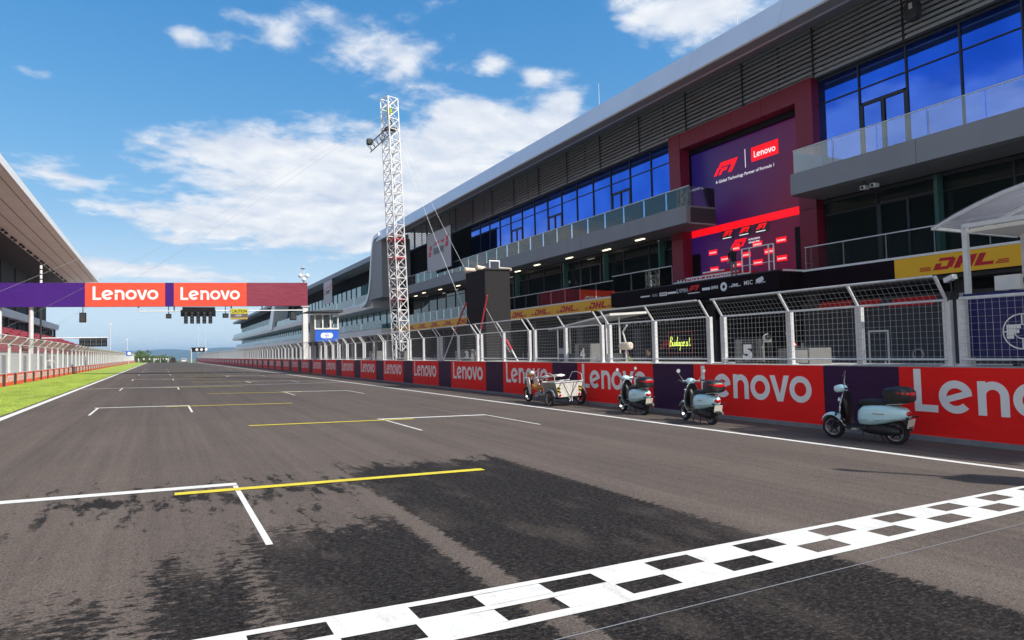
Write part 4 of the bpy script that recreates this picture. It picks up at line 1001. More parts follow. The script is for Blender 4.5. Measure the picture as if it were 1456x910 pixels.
# ------------------------------------------------------------------ scooters
def sec(x, cz, hw, hh, p=2.6, n=18, tilt=0., cyy=0.):
    o = []
    for i in range(n):
        t = 2*math.pi*i/n; c, s = math.cos(t), math.sin(t)
        yy = hw*math.copysign(abs(c)**(2/p), c); zz = hh*math.copysign(abs(s)**(2/p), s)
        o.append(Vector((x+tilt*zz, cyy+yy, cz+zz)))
    return o
def wheel(root, x, r, w, name, axis=(0, 1, 0), y=0., rim='scooter_trim'):
    wl = MB().ring([(-w, r-.02), (-w*.75, r-.006), (0, r), (w*.75, r-.006), (w, r-.02), (w*.9, r*.70), (-w*.9, r*.70)], (x, y, r), axis, 26).build(name, 'rubber', root, 50)
    MB().ring([(-w*.92, r*.725), (w*.92, r*.725), (w*.8, r*.67), (-w*.8, r*.67)], (x, y, r), axis, 26).build('rim', rim, wl, 40)
    b = MB().lathe([(-w*1.1, .03), (-w, .055), (w, .055), (w*1.1, .03)], (x, y, r), axis, 12)
    for k in range(5):
        t = 2*math.pi*k/5+.3; b.tube((x+.04*math.cos(t), y, r+.04*math.sin(t)), (x+r*.69*math.cos(t), y, r+r*.69*math.sin(t)), .018, 5)
    b.build('spokes', 'dark_grey', wl, 40); return wl
def make_scooter(name, label, steer=0.):
    t = thing(name, label, 'scooter', (0, 0, 0), 'pale blue scooters parked along the pit wall')
    xf, xr, r = .655, -.655, .235
    wheel(t, xf, r, .05, 'front_wheel'); wheel(t, xr, r, .055, 'rear_wheel')
    # front mudguard
    b = MB(); rows = []
    for i in range(9):
        a = R(25+i*16); rr = r+.055; ring = []
        for j in range(7):
            u = (j-3)/3; ring.append(Vector((xf+math.cos(a)*(rr-.05*u*u), u*.105*(1-.25*abs(i-4)/4), r+math.sin(a)*(rr-.05*u*u)+.02)))
        rows.append(ring)
    b.add([p for q in rows for p in q], [(i*7+j, i*7+j+1, (i+1)*7+j+1, (i+1)*7+j) for i in range(8) for j in range(6)])
    m = b.build('front_mudguard', 'scooter_blue', t, True); m.modifiers.new('solid', 'SOLIDIFY').thickness = .008
    MB().tube((xf-.02, .07, r), (xf-.14, .07, .58), .022, 6).tube((xf-.02, -.07, r), (xf-.14, -.07, .58), .022, 6).build('fork', 'black_plastic', t, 40)
    # leg shield: curved shell, blue outside, black inside, bright rim
    P = [(.34, .28, .13), (.40, .33, .175), (.445, .42, .20), (.455, .55, .205), (.44, .70, .195), (.405, .84, .165), (.365, .95, .11), (.345, .99, .06)]
    def shell(off, sc):
        rows = []
        for x, z, w in P: rows.append([Vector((x+off-.10*(abs(u)**2.2)*(w/.2), u*w*sc, z)) for u in [(-1+j/5) for j in range(11)]])
        n = 11; return [p for q in rows for p in q], [(i*n+j, i*n+j+1, (i+1)*n+j+1, (i+1)*n+j) for i in range(len(P)-1) for j in range(n-1)]
    vs, fs = shell(.012, 1.); s = MB().add(vs, fs).build('leg_shield', 'scooter_blue', t, True); s.modifiers.new('solid', 'SOLIDIFY').thickness = .01
    vs, fs = shell(-.022, .94); MB().add(vs, fs).build('leg_shield_lining', 'black_plastic', t, True)
    b = MB()
    for u in (-1, 1): b.path([Vector((x-.10*(w/.2)+.005, u*w*1.01, z)) for x, z, w in P], .010, 6)
    b.build('shield_rim', 'scooter_trim', t, True)
    MB().loft([sec(.30, .50, .06, .24), sec(.36, .62, .075, .22), sec(.40, .70, .06, .18)]).build('glove_box', 'black_plastic', t, 50)
    # floor, tunnel, rear body, seat
    MB().loft([sec(.36, .29, .13, .045, 5), sec(.20, .27, .165, .045, 5), sec(-.05, .275, .165, .05, 5), sec(-.16, .30, .14, .06, 5)]).build('footboard', 'black_plastic', t, 40)
    MB().loft([sec(.05, .46, .10, .09, 3), sec(.0, .50, .16, .16, 3.4), sec(-.10, .535, .195, .20, 3.6), sec(-.30, .555, .215, .205, 3.6), sec(-.50, .58, .21, .185, 3.6), sec(-.70, .60, .18, .15, 3.2), sec(-.86, .595, .125, .11, 3), sec(-.935, .585, .07, .07, 2.6)]).build('rear_body', 'scooter_blue', t, True)
    MB().loft([sec(-.14, .46, .205, .012, 4), sec(-.45, .475, .205, .012, 4), sec(-.75, .50, .165, .012, 4)]).build('body_trim', 'scooter_trim', t, 50)
    MB().loft([sec(.06, .72, .07, .04), sec(.01, .765, .12, .07), sec(-.15, .785, .15, .075), sec(-.35, .79, .155, .065), sec(-.52, .795, .145, .06), sec(-.68, .79, .10, .05)]).build('seat', 'seat_black', t, True)
    # engine, exhaust, stand
    MB().loft([sec(.0, .27, .09, .07), sec(-.15, .27, .13, .11), sec(-.40, .28, .15, .13), sec(-.66, .25, .13, .09), sec(-.76, .25, .08, .05)]).build('engine', 'black_plastic', t, 50)
    MB().lathe([(0, .03), (.05, .06), (.40, .065), (.46, .03)], (-.42, -.17, .25), (-1, 0, .1), 12).build('exhaust', 'steel', t, 40)
    MB().tube((-.05, .10, .26), (-.09, .22, .0), .014, 6).tube((-.25, -.09, .22), (-.32, -.13, .02), .014, 6).tube((-.25, .09, .22), (-.32, .13, .02), .014, 6).build('stand', 'dark_grey', t, 40)
    MB().box(-.02, .10, .17, .26, .255, .28).build('foot_peg', 'scooter_trim', t)
    # rear mudguard, plate, tail light, indicators
    MB().hexa([Vector(p) for p in ((-.80, -.07, .53), (-.80, .07, .53), (-.92, .06, .54), (-.92, -.06, .54))], [Vector(p) for p in ((-.90, -.05, .30), (-.90, .05, .30), (-.94, .05, .30), (-.94, -.05, .30))]).build('rear_mudguard', 'black_plastic', t)
    pl = MB().box(-.006, .006, -.105, .105, -.085, .085, Matrix.Translation((-.952, 0, .42)) @ Matrix.Rotation(R(-14), 4, 'Y')).build('number_plate', 'plate_white', t)
    tl = MB().loft([sec(-.90, .605, .085, .052), sec(-.935, .605, .08, .048), sec(-.957, .60, .05, .03)]).build('tail_light', 'lamp_red', t, True)
    # rack and top case
    MB().tube((-.45, .12, .76), (-.86, .10, .80), .012, 6).tube((-.45, -.12, .76), (-.86, -.10, .80), .012, 6).tube((-.86, .10, .80), (-.86, -.10, .80), .012, 6).build('rack', 'scooter_trim', t, 40)
    tc = MB().loft([sec(-.53, .96, .15, .10, 3.4), sec(-.57, .955, .19, .135, 4.2), sec(-.72, .965, .21, .155, 4.4), sec(-.90, .96, .205, .15, 4.4), sec(-.99, .945, .17, .12, 3.6), sec(-1.02, .935, .12, .085, 3)]).build('top_case', 'black_plastic', t, 35)
    MB().loft([sec(-.84, 1.01, .209, .045, 4), sec(-.93, 1.005, .197, .048, 4), sec(-1.0, .99, .158, .042, 4), sec(-1.032, .985, .10, .03, 4)]).build('case_reflector', 'lamp_red', tc, 35)
    MB().loft([sec(-.55, .945, .19, .006, 4), sec(-.72, .945, .215, .006, 4), sec(-.95, .94, .195, .006, 4)]).build('case_seam', 'dark_grey', tc)
    # handlebar head turned a little
    hd = bpy.data.objects.new('handlebar', None)
    M_ = Matrix.Translation((.37, 0, .02)) @ Matrix.Rotation(steer, 4, 'Z') @ Matrix.Translation((-.37, 0, 0))
    def tr(b): b.v = [M_ @ v for v in b.v]; return b
    h = tr(MB().loft([sec(.30, 1.02, .06, .05), sec(.34, 1.03, .12, .065), sec(.42, 1.03, .115, .08), sec(.49, 1.02, .085, .075), sec(.52, 1.015, .06, .055)])).build('headset', 'scooter_blue', t, True)
    tr(MB().lathe([(0, .068), (.03, .062), (.045, .03)], (.505, 0, 1.015), (1, 0, -.05), 14)).build('headlight', 'lamp_clear', h, True)
    tr(MB().tube((.35, -.10, 1.03), (.31, -.34, 1.05), .014, 6).tube((.35, .10, 1.03), (.31, .34, 1.05), .014, 6)).build('bar', 'scooter_trim', h, 40)
    tr(MB().tube((.325, -.24, 1.045), (.305, -.37, 1.05), .02, 8)).build('grip', 'rubber', h, 40); tr(MB().tube((.325, .24, 1.045), (.305, .37, 1.05), .02, 8)).build('grip', 'rubber', h, 40)
    for s_ in (-1, 1):
        tr(MB().path([(.34, s_*.2, 1.04), (.36, s_*.27, 1.14), (.34, s_*.34, 1.255)], .008, 5)).build('mirror_stalk', 'steel', h, 40)
        mr = tr(MB().lathe([(-.008, .05), (0, .058), (.016, .056), (.03, .03)], (.335, s_*.345, 1.30), (1, 0, .1), 14)).build('mirror', 'black_plastic', h, 40)
        tr(MB().lathe([(0, .05), (.001, .05)], (.326, s_*.345, 1.30), (-1, 0, -.1), 14)).build('mirror_glass', 'lamp_clear', h)
        tr(MB().tube((.38, s_*.16, .99), (.36, s_*.27, 1.02), .008, 5)).build('brake_lever', 'scooter_trim', h)
    tr(MB().path([(.33, .18, 1.03), (.38, .14, .93), (.42, .06, .80)], .006, 5).path([(.33, -.18, 1.03), (.38, -.14, .93), (.42, -.06, .80)], .006, 5)).build('cables', 'rubber', h)
    for s_ in (-1, 1):
        tr(MB().loft([sec(.44, .80, .02, .025, 2, 10, 0, s_*.12), sec(.475, .80, .03, .03, 2, 10, 0, s_*.12), sec(.49, .80, .02, .02, 2, 10, 0, s_*.12)])).build('indicator', 'lamp_clear', t, True)
        MB().path([(-.05, s_*.213, .44), (-.35, s_*.222, .455), (-.66, s_*.197, .50)], .007, 5).build('chrome_strip', 'scooter_trim', t, True)
        MB().box(-.56, -.34, s_*.2135-.002, s_*.2135+.002, .585, .605).build('side_badge', 'steel', t)
        MB().box(-.985, -.955, s_*.15-.03, s_*.15+.03, .52, .56).build('rear_indicator', 'black_plastic', t)
        MB().tube((-.91, s_*.05, .54), (-.965, s_*.13, .54), .01, 5).build('indicator_stalk', 'black_plastic', t)
    MB().box(-.956, -.944, -.075, .075, .35, .363, None).build('plate_edge', 'dark_grey', pl)
    MB().tube((-.60, .06, .84), (-.86, .06, .82), .02, 6).tube((-.60, -.06, .84), (-.86, -.06, .82), .02, 6).build('case_mount', 'dark_grey', t)
    tr(MB().tube((.43, 0, .60), (.37, 0, 1.0), .035, 8)).build('steering_column', 'black_plastic', t, 40)
    return t
def gnd(px, py):
    d = ray(px, py); return CAMP + d*(-HCAM/(d.z+FALL*d.x))
def place(t, rear, front, roll=-.06):
    c = (Vector(rear)+Vector(front))/2; h = math.atan2(front[1]-rear[1], front[0]-rear[0])
    t.location = (c.x, c.y, gz(c.x)); t.rotation_euler = (roll, 0, h); t.scale = (.97, .97, .96)
s3 = make_scooter('scooter', 'pale blue scooter with black top case parked by the dark panel, seen side on', R(32)); place(s3, (12.13, 8.03), (12.06, 9.34), -.05)
s2 = make_scooter('scooter', 'pale blue scooter parked nearer the pit board 5, round mirror raised', R(-8)); place(s2, (11.75, 12.41), (12.05, 13.70), .02)
s1 = make_scooter('scooter', 'pale blue scooter parked between the cargo trike and another scooter', R(10)); place(s1, (12.09, 15.40), (12.29, 16.69), -.03)

# ------------------------------------------------------------------ cargo trike
def make_trike():
    t = thing('cargo_trike', 'white and orange motor trike with an open cargo box', 'trike')
    xf = 1.50; r = .27
    wheel(t, xf, r, .045, 'front_wheel')
    for s_ in (-1, 1): wheel(t, -1.0, .27, .045, 'rear_wheel', y=s_*.62)
    MB().tube((xf, .07, r), (xf-.26, .07, .85), .022, 6).tube((xf, -.07, r), (xf-.26, -.07, .85), .022, 6).build('fork', 'black_plastic', t, 40)
    b = MB(); rows = []
    for i in range(8):
        a = R(20+i*17); rr = r+.05; rows.append([Vector((xf+math.cos(a)*(rr-.03*u*u), u*.07, r+math.sin(a)*(rr-.03*u*u))) for u in (-1, -.5, 0, .5, 1)])
    b.add([p for q in rows for p in q], [(i*5+j, i*5+j+1, (i+1)*5+j+1, (i+1)*5+j) for i in range(7) for j in range(4)]); b.build('front_mudguard', 'orange_paint', t, True)
    for s_ in (-1, 1):      # leg guards either side of the fork
        b = MB().prism([(1.38, .86), (1.10, .92), (.98, .62), (.94, .34), (1.04, .30), (1.16, .46)], (0, s_*.13, 0), UX, UZ, (0, s_, 0), .03)
        b.v = [Vector((v.x, v.y+s_*.16*max(0, (1.25-v.x))*1.2, v.z)) for v in b.v]; b.build('leg_guard', 'dirty_white', t)
    MB().loft([sec(1.16, .62, .05, .05), sec(.95, .52, .07, .07), sec(.70, .54, .09, .10), sec(.35, .60, .11, .10), sec(-.1, .62, .13, .10), sec(-.42, .60, .12, .08)]).build('frame_cover', 'orange_paint', t, True)
    MB().loft([sec(.62, .74, .07, .03), sec(.45, .76, .12, .05), sec(0, .77, .13, .05), sec(-.35, .76, .10, .04)]).build('seat', 'seat_black', t, True)
    MB().loft([sec(.88, .30, .08, .07), sec(.75, .30, .12, .12), sec(.50, .30, .12, .12), sec(.40, .30, .07, .07)]).lathe([(0, .05), (.3, .06)], (.78, .1, .24), (-1, .1, 0), 10).build('engine', 'steel', t, 40)
    h = MB().loft([sec(1.16, 1.02, .05, .07), sec(1.24, 1.03, .10, .10), sec(1.34, 1.0, .09, .09), sec(1.38, .99, .05, .05)]).build('headset', 'orange_paint', t, True)
    MB().loft([sec(1.12, 1.05, .08, .06), sec(1.18, 1.07, .10, .07), sec(1.24, 1.06, .08, .06)]).build('dash', 'dirty_white', h, True)
    MB().path([(1.22, -.10, 1.07), (1.12, -.36, 1.16)], .014, 6).path([(1.22, .10, 1.07), (1.12, .36, 1.16)], .014, 6).build('bar', 'steel', h, 40)
    MB().tube((1.13, -.27, 1.13), (1.08, -.42, 1.17), .019, 6).tube((1.13, .27, 1.13), (1.08, .42, 1.17), .019, 6).build('grip', 'rubber', h)
    MB().box(1.36, 1.50, -.13, .13, .62, .80).build('front_basket', 'black_plastic', t)
    MB().loft([sec(1.44, .88, .02, .02), sec(1.58, .84, .10, .06), sec(1.62, .82, .04, .03)]).build('front_lamp', 'lamp_clear', t, True)
    # folded sheet over the seat and load bed
    bx_ = MB(); n = 7; rows = [[Vector((.72-.23*i, -.24+.12*j, .90+.03*i*.7+.03*math.sin(i*1.7+j)+.02*math.cos(j*2.1))) for j in range(5)] for i in range(n)]
    bx_.add([p for q in rows for p in q], [(i*5+j, i*5+j+1, (i+1)*5+j+1, (i+1)*5+j) for i in range(n-1) for j in range(4)])
    o = bx_.build('cover_sheet', 'canvas_white', t, True); o.modifiers.new('solid', 'SOLIDIFY').thickness = .03
    # cargo box
    x0, x1, w, z0, z1 = -1.28, -.38, .54, .33, .82
    for a in (x0, x1-.03):
        MB().hexa([Vector((a, -w*.80, z0)), Vector((a, w*.80, z0)), Vector((a, w, z1)), Vector((a, -w, z1))], [Vector((a+.03, -w*.80, z0)), Vector((a+.03, w*.80, z0)), Vector((a+.03, w, z1)), Vector((a+.03, -w, z1))]).build('box_end', 'dirty_white', t)
    for a in (x0+.03, x1-.05): MB().tube((a-.04, -w-.01, z1), (a-.04, w+.01, z1), .018, 6).build('rim_bar', 'galv', t)
    for s_ in (-1, 1):
        MB().hexa([Vector((x0+.031, s_*w*.78, z0)), Vector((x1-.031, s_*w*.78, z0)), Vector((x1-.031, s_*w*.98, z1-.01)), Vector((x0+.031, s_*w*.98, z1-.01))], [Vector((x0+.031, s_*(w*.78-.03), z0)), Vector((x1-.031, s_*(w*.78-.03), z0)), Vector((x1-.031, s_*(w*.98-.03), z1-.01)), Vector((x0+.031, s_*(w*.98-.03), z1-.01))]).build('box_side_shaded', 'box_side_shaded', t)
        MB().path([(-1.0+.36*math.cos(q), s_*.62, .27+.33*math.sin(q)) for q in [R(15+i*15) for i in range(11)]], .022, 5).build('wheel_arch', 'galv_dull', t, True)
    bx('box_floor', x0+.03, x1-.03, -w*.76, w*.76, z0, z0+.03, 'dirty_white', t)
    MB().tube((-1.0, -.62, .27), (-1.0, .62, .27), .025, 6).build('axle', 'dark_grey', t)
    for s_ in (-1, 1):
        MB().path([(x0+.02, s_*.54, z1-.02), (x0+.05, s_*.54, 1.05), (x0+.35, s_*.54, 1.12), (x1-.3, s_*.54, 1.10), (x1-.02, s_*.54, z1-.02)], .012, 6).build('guard_rail', 'galv', t, 40)
        hz = bx('hazard_plate', x0-.012, x0-.002, s_*.42-.05, s_*.42+.05, z0+.14, z0+.34, 'stripe_yellow', t)
        MB().flat([[(-.06, 0), (.06, .05), (.06, .10), (-.06, .05)], [(-.06, .11), (.06, .16), (.06, .20), (-.06, .16)]], (x0-.018, s_*.42, z0+.14), UY, UZ).build('black_stripes', 'black', hz)
        MB().lathe([(0, .045), (.02, .04)], (x0-.005, s_*.38, z0+.06), (-1, 0, 0), 12).build('tail_light', 'lamp_red', t)
    MB().path([(x0-.012, .25, z1), (x0-.012, .02, z0+.02)], .008, 4).path([(x0-.012, -.2, z1), (x0-.012, -.05, z0+.02)], .008, 4).build('strap', 'dark_grey', t)
    pl = MB().box(x0-.02, x0-.01, -.12, .12, .16, .29).build('number_plate', 'black', t)
    ptext('31', (x0-.02, .06, .18), NY, UZ, .14, 'white_print', pl, .004, bold=.02)
    MB().box(-1.3, 1.0, -.03, .03, .27, .32).build('chassis', 'dark_grey', t)
    return t
tk = make_trike()
a, c = Vector((11.97, 19.78)), Vector((12.07, 22.45)); hd_ = math.atan2(c.y-a.y, c.x-a.x); hd_ = math.atan2(22.45-19.7, .12)
tk.location = (12.07, 20.62, gz(12.07)-.01); tk.rotation_euler = (-.03, 0, math.atan2(2.6, -.05))

# ------------------------------------------------------------------ pit boards and kit on the pit wall
def pit_board(num, y0, y1, X, z1, m='board_grey'):
    t = thing('pit_board', 'grey pit wall board marked with the white number %s' % dict(zip('12345', ('one', 'two', 'three', 'four', 'five')))[num], 'board', (X, y0, WT), 'numbered boards on the pit wall')
    q = MB().hexa([Vector(p) for p in ((X, y0, WT), (X+.5, y0, WT), (X+.5, y1, WT), (X, y1, WT))], [Vector(p) for p in ((X+.03, y0, z1), (X+.5, y0, z1), (X+.5, y1, z1), (X+.03, y1, z1))]).build('cabinet', 'board_grey', t)
    pn = MB().box(X-.012, X+.0, y0+.05, y1-.3*(y1-y0), WT+.02, z1-.04).build('number_panel', 'dark_grey', t)
    ptext(num, (X-.012, y0+.5*(y1-y0)+.12, WT+.12), NY, UZ, (.34 if num != '1' else .2)*(1 if y0 < 25 else 1.5), 'white_print', pn, .006, bold=.06, h=.52)
    fz = bx('end_panel', X+.05, X+.48, y0-.012, y0-.001, WT+.03, z1-.03, m, t)
pit_board('5', 12.95, 13.78, 13.95, 1.68); pit_board('4', 20.85, 21.9, 13.95, 1.70); pit_board('3', 31.6, 32.9, 13.95, 1.62); pit_board('2', 42.3, 44.2, 13.95, 1.62); pit_board('1', 48.6, 50.6, 13.95, 1.68)
# platform behind the wall on which boards and kit stand
bx_p = bx('pit_wall_platform', 13.88, 15.3, -14, 300, -.45, WT-.02, 'concrete'); struct(bx_p)
# dome camera on a post by board 5
t = thing('dome_camera', 'white dome camera on a black post behind board 5', 'camera', (14.1, 12.75, WT))
MB().box(14.03, 14.17, 12.68, 12.82, WT-.02, WT+.55).box(13.9, 14.3, 12.5, 12.95, WT-.02, WT+.05).build('post', 'black', t)
MB().lathe([(-.1, .04), (-.06, .085), (.05, .09), (.09, .05)], (14.1, 12.8, WT+.68), (-.3, -.6, .1), 14).build('housing', 'white_metal', t, 50)
MB().lathe([(0, .08), (.03, .06)], (14.06, 12.72, WT+.69), (-.3, -.6, .1), 12).build('lens', 'black', t)
# white cabinet with a helmet-like beacon
t = thing('equipment_cabinet', 'white equipment cabinet behind the fence right of board 5', 'cabinet', (14.4, 11.9, WT))
MB().box(14.1, 14.9, 11.5, 12.45, WT-.02, WT+.38).build('cabinet_body', 'board_grey', t); MB().box(14.08, 14.1, 11.55, 11.95, WT+.02, WT+.34).build('door', 'dirty_white', t)
MB().tube((14.4, 12.2, WT+.38), (14.3, 12.35, WT+.78), .015, 5).build('aerial', 'galv', t); MB().lathe([(-.08, .04), (0, .09), (.08, .04)], (14.2, 12.05, WT+.46), (0, 0, 1), 10).build('beacon', 'lamp_red', t, 50)

# ------------------------------------------------------------------ stand with vaulted clear canopy and blue board at the right
t = thing('pit_stand', 'pit wall stand with vaulted clear canopy on steel posts', 'stand', (14.6, 6., WT))
ya, yb = 2.4, 8.2
def arch(y): u = (y-(ya+yb)/2)/((yb-ya)/2); return 3.80+.62*(1-abs(u)**2.2)
n = 14; b = MB(); b2 = MB()
for xx, nm in ((13.9, 'canopy_rib'), (15.35, 'canopy_rib'), (16.8, 'canopy_rib')):
    MB().path([(xx, ya+(yb-ya)*i/n, arch(ya+(yb-ya)*i/n)) for i in range(n+1)], .035, 6).build(nm, 'galv', t, 50)
for k, (xa, xb) in enumerate(((13.87, 15.33), (15.37, 16.85))):
    b = MB(); ps = [(ya+(yb-ya)*i/n, arch(ya+(yb-ya)*i/n)+.045) for i in range(n+1)]
    b.add([(x, y, z) for y, z in ps for x in (xa, xb)], [(2*i, 2*i+1, 2*i+3, 2*i+2) for i in range(n)]); o = b.build('canopy_sheet', 'canopy_glass', t, True)
    o.modifiers.new('solid', 'SOLIDIFY').thickness = .012
bx('canopy_edge', 13.84, 16.86, yb-.02, yb+.05, 3.76, 3.82, 'galv', t); bx('front_beam', 13.86, 13.94, ya, yb-.55, 3.70, 3.78, 'galv', t); bx('rear_beam', 16.7, 16.8, ya, yb-.4, 3.70, 3.78, 'galv', t)
for xx, yy in ((13.98, 7.68), (13.98, 3.2), (15.3, 7.3), (16.6, 7.9), (16.6, 3.2)): bx('post', xx-.045, xx+.045, yy-.045, yy+.045, (WT-.03) if xx < 15.35 else -.45, 3.78, 'galv', t)
bx('ceiling_panel', 14.0, 16.7, 2.7, 7.6, 3.62, 3.69, 'stand_beige', t)
t = thing('blue_board', 'dark navy board with a white round globe emblem behind the fence', 'board', (13.8, 6., WT))
q = bx('board_sheet', 13.86, 13.90, 3.4, 7.72, WT+.16, 2.42, 'blue_board', t)
bx('board_frame', 13.85, 13.91, 7.72, 7.78, WT, 2.45, 'galv_dull', t); bx('board_frame', 13.85, 13.91, 3.34, 3.4, WT, 2.45, 'galv_dull', t)
c0 = onX(1456, 471, 13.86)
E = arc(0, 0, .33, .305, 0, 360, 30)+arc(0, 0, .14, .12, 0, 360, 20)+[rect(-.31, -.012, -.14, .012), rect(.14, -.012, .31, .012), rect(-.012, .14, .012, .31), rect(-.012, -.31, .012, -.14)]
E += [rect(-.26, -.13, -.14, .13), rect(-.14, .05, -.02, .13), rect(-.14, -.03, -.05, .04), rect(.03, -.13, .11, .13), rect(.15, -.13, .22, .10)]
MB().flat(E, (13.852, c0.y+.02, c0.z), NY, UZ).build('emblem', 'white_print', q)
t = thing('camera_unit', 'white boxy broadcast camera behind the top of the blue board', 'camera', (14.4, 6.95, 2.4))
P = onX(1436, 400, 14.4)
MB().box(14.3, 14.7, P.y-.22, P.y+.22, P.z-.16, P.z+.12).build('camera_body', 'white_metal', t); MB().lathe([(0, .09), (.22, .1), (.24, .07)], (14.5, P.y-.22, P.z), (0, -1, 0), 12).build('lens', 'black', t, 40); MB().box(14.45, 14.52, P.y-.05, P.y+.05, WT-.02, P.z-.16).build('stand', 'dark_grey', t)
t = thing('security_camera', 'white security camera bracketed to the fence corner post', 'camera', (13.6, 8.05, 2.7))
P = onX(1351, 396, 13.5); MB().box(-.12, .12, -.05, .05, -.045, .045, Matrix.Translation(P) @ Matrix.Rotation(R(70), 4, 'Z') @ Matrix.Rotation(R(14), 4, 'Y')).build('camera_body', 'white_metal', t)
MB().path([P+Vector((0, 0, -.04)), P+Vector((.03, .0, -.22)), (13.64, 7.92, 2.2)], .014, 5).build('bracket', 'dark_grey', t)

# ------------------------------------------------------------------ black LED tower with covered rolls, red and white stays
t = thing('screen_tower', 'tall black boxed screen standing on the pit wall platform', 'screen', (15, 31.5, WT))
MB().box(14.55, 15.95, 31.0, 33.4, WT-.03, 5.66).build('screen_body', 'led_back', t)
MB().box(14.53, 14.548, 31.02, 33.38, WT+.2, 5.64).build('screen_face', 'black', t)
MB().box(14.5, 16., 30.95, 31.0, 5.62, 5.7).build('top_trim', 'dark_grey', t)
for i, (px, py, l, r_, lab) in enumerate(((667, 380, .75, .14, 'cream fabric roll lying on the far edge of the screen tower'), (684, 376, .6, .15, 'cream fabric roll tilted on the corner of the screen tower'), (716, 379, .8, .11, 'cream fabric roll on the near edge of the screen tower'))):
    P = onY(px, py, 32.2 if i else 33.2); P.z = 5.70+r_
    q = MB().lathe([(0, r_*.6), (.04, r_), (l-.04, r_*.9), (l, r_*.5)], (P.x-.3, P.y, P.z), (1, .1, .0 if i != 1 else -.1), 10).build('fabric_roll', 'roll_cream', None, 40); tag(q, lab, 'fabric roll')
P = onY(703, 378, 32.)
t = thing('metal_frame', 'small white metal frame standing on top of the screen tower', 'frame', (P.x, 32., 5.66))
MB().tube((P.x-.28, 32, 5.66), (P.x-.28, 32, 6.2), .04, 6).tube((P.x+.28, 32, 5.66), (P.x+.28, 32, 6.2), .04, 6).tube((P.x-.3, 32, 6.2), (P.x+.3, 32, 6.2), .04, 6).build('hoop', 'white_metal', t); MB().tube((P.x-.28, 32, 5.70), (P.x+.28, 32, 5.70), .04, 6).build('foot_bar', 'white_metal', t)
for lab, pa, pc_ in (('red and white stay standing in front of the screen tower', (683, 470), (693, 420)), ('red and white stay leaning beyond the screen tower', (647, 470), (663, 430)), ('short red and white stay leaning on the fence below the screen tower', (735, 511), (720, 483))):
    A, B_ = onX(*pa, 14.2), onX(*pc_, 14.2); A = A+(A-B_)*((A.z-WT+.02)/(B_.z-A.z)) if A.z > WT else A
    t = thing('stay_pole', lab, 'pole', A, 'red and white stays by the screen tower')
    MB().tube(A, A.lerp(B_, .5), .035, 6).build('white_section', 'white_metal', t, 40); MB().tube(A.lerp(B_, .5), B_, .045, 6).build('red_section', 'red_pole', t, 40)

# ------------------------------------------------------------------ race control booth
by = 66.
t = thing('control_booth', 'glazed control booth with blue emblem panel on the pit wall', 'booth', (14.2, by, WT))
x0, x1 = 13.05, 15.25
bx('blue_panel', x0, x1, by, by+.06, 2.72, 3.88, 'fia_blue', t)
MB().flat(arc(-.32, 0, .26, 0.001, 90, 270, 10)+arc(.32, 0, .26, 0.001, -90, 90, 10)+[rect(-.32, -.26, .32, .26)], ((x0+x1)/2, by-.01, 3.3), UX, UZ).build('emblem', 'white_print', t)
MB().flat(arc(0, 0, .2, .17, 0, 360, 14)+[rect(-.19, -.02, .19, .02), rect(-.02, -.19, .02, .19)], ((x0+x1)/2, by-.016, 3.3), UX, UZ).build('globe', 'fia_blue', t)
for k in range(3): bx('window_pane', x0+.06+k*.72, x0+.06+k*.72+.66, by+.02, by+.04, 4.0, 5.3, 'rail_glass', t)
for k in range(4): bx('window_post', x0+k*.72-.05, x0+k*.72+.07, by-.03, by+.07, 3.88, 5.4, 'white_metal', t)
bx('head_beam', x0-.05, x1+.05, by-.05, by+.08, 5.30, 5.45, 'white_metal', t); bx('sill_beam', x0-.05, x1+.05, by-.06, by+.08, 3.88, 4.02, 'white_metal', t); bx('back_wall', x0, x1, by+2.4, by+2.5, 2.7, 5.4, 'stand_white', t); bx('floor', x0, x1, by+.07, by+2.4, 2.6, 2.72, 'dark_grey', t)
prof('canopy_roof', [(x0-.7, 5.55), (x0-.7, 5.62), (x1+.35, 5.74), (x1+.35, 5.50)], 'cladding_dark', by-.6, by+2.9, t)
for xx, yy in ((13.97, by+.1), (x1-.06, by+.1), (13.97, by+2.3), (x1-.06, by+2.3)): bx('leg', xx-.05, xx+.05, yy-.05, yy+.05, -.45 if xx > 14 or xx < 13.2 else -.45, 2.6, 'white_metal', t)
for k in range(5): bx('desk_item', x0+.3+k*.36, x0+.5+k*.36, by+.6, by+.7, 4.1, 4.45, 'dark_grey' if k % 2 else 'stand_white', t)

# ------------------------------------------------------------------ pit lane kit seen through the fence
t = thing('parasol_cart', 'pit cart under a white sloping canopy behind board 4', 'cart', (15.0, 19.8, WT))
A = onX(800, 480, 15.2); B_ = onX(890, 470, 15.2)
MB().hexa([Vector(p) for p in ((14.5, A.y, 2.32), (16.2, A.y, 2.42), (16.2, B_.y, 2.78), (14.5, B_.y, 2.70))], [Vector(p) for p in ((14.5, A.y, 2.36), (16.2, A.y, 2.48), (16.2, B_.y, 2.86), (14.5, B_.y, 2.78))]).build('canopy', 'canvas_white', t)
for yy, zz in ((A.y-.6, 2.42), (B_.y+.4, 2.68)):
    for xx in (14.6, 15.2): MB().tube((xx, yy, WT-.03), (xx, yy, zz), .03, 6).build('post', 'white_metal', t)
MB().box(14.6, 15.25, B_.y+.3, A.y-.5, WT-.03, WT+.28).build('cart_body', 'dark_grey', t)
t = thing('equipment_roll', 'cream padded roll on a stand behind the fence near board 4', 'equipment', (15, 17.6, WT))
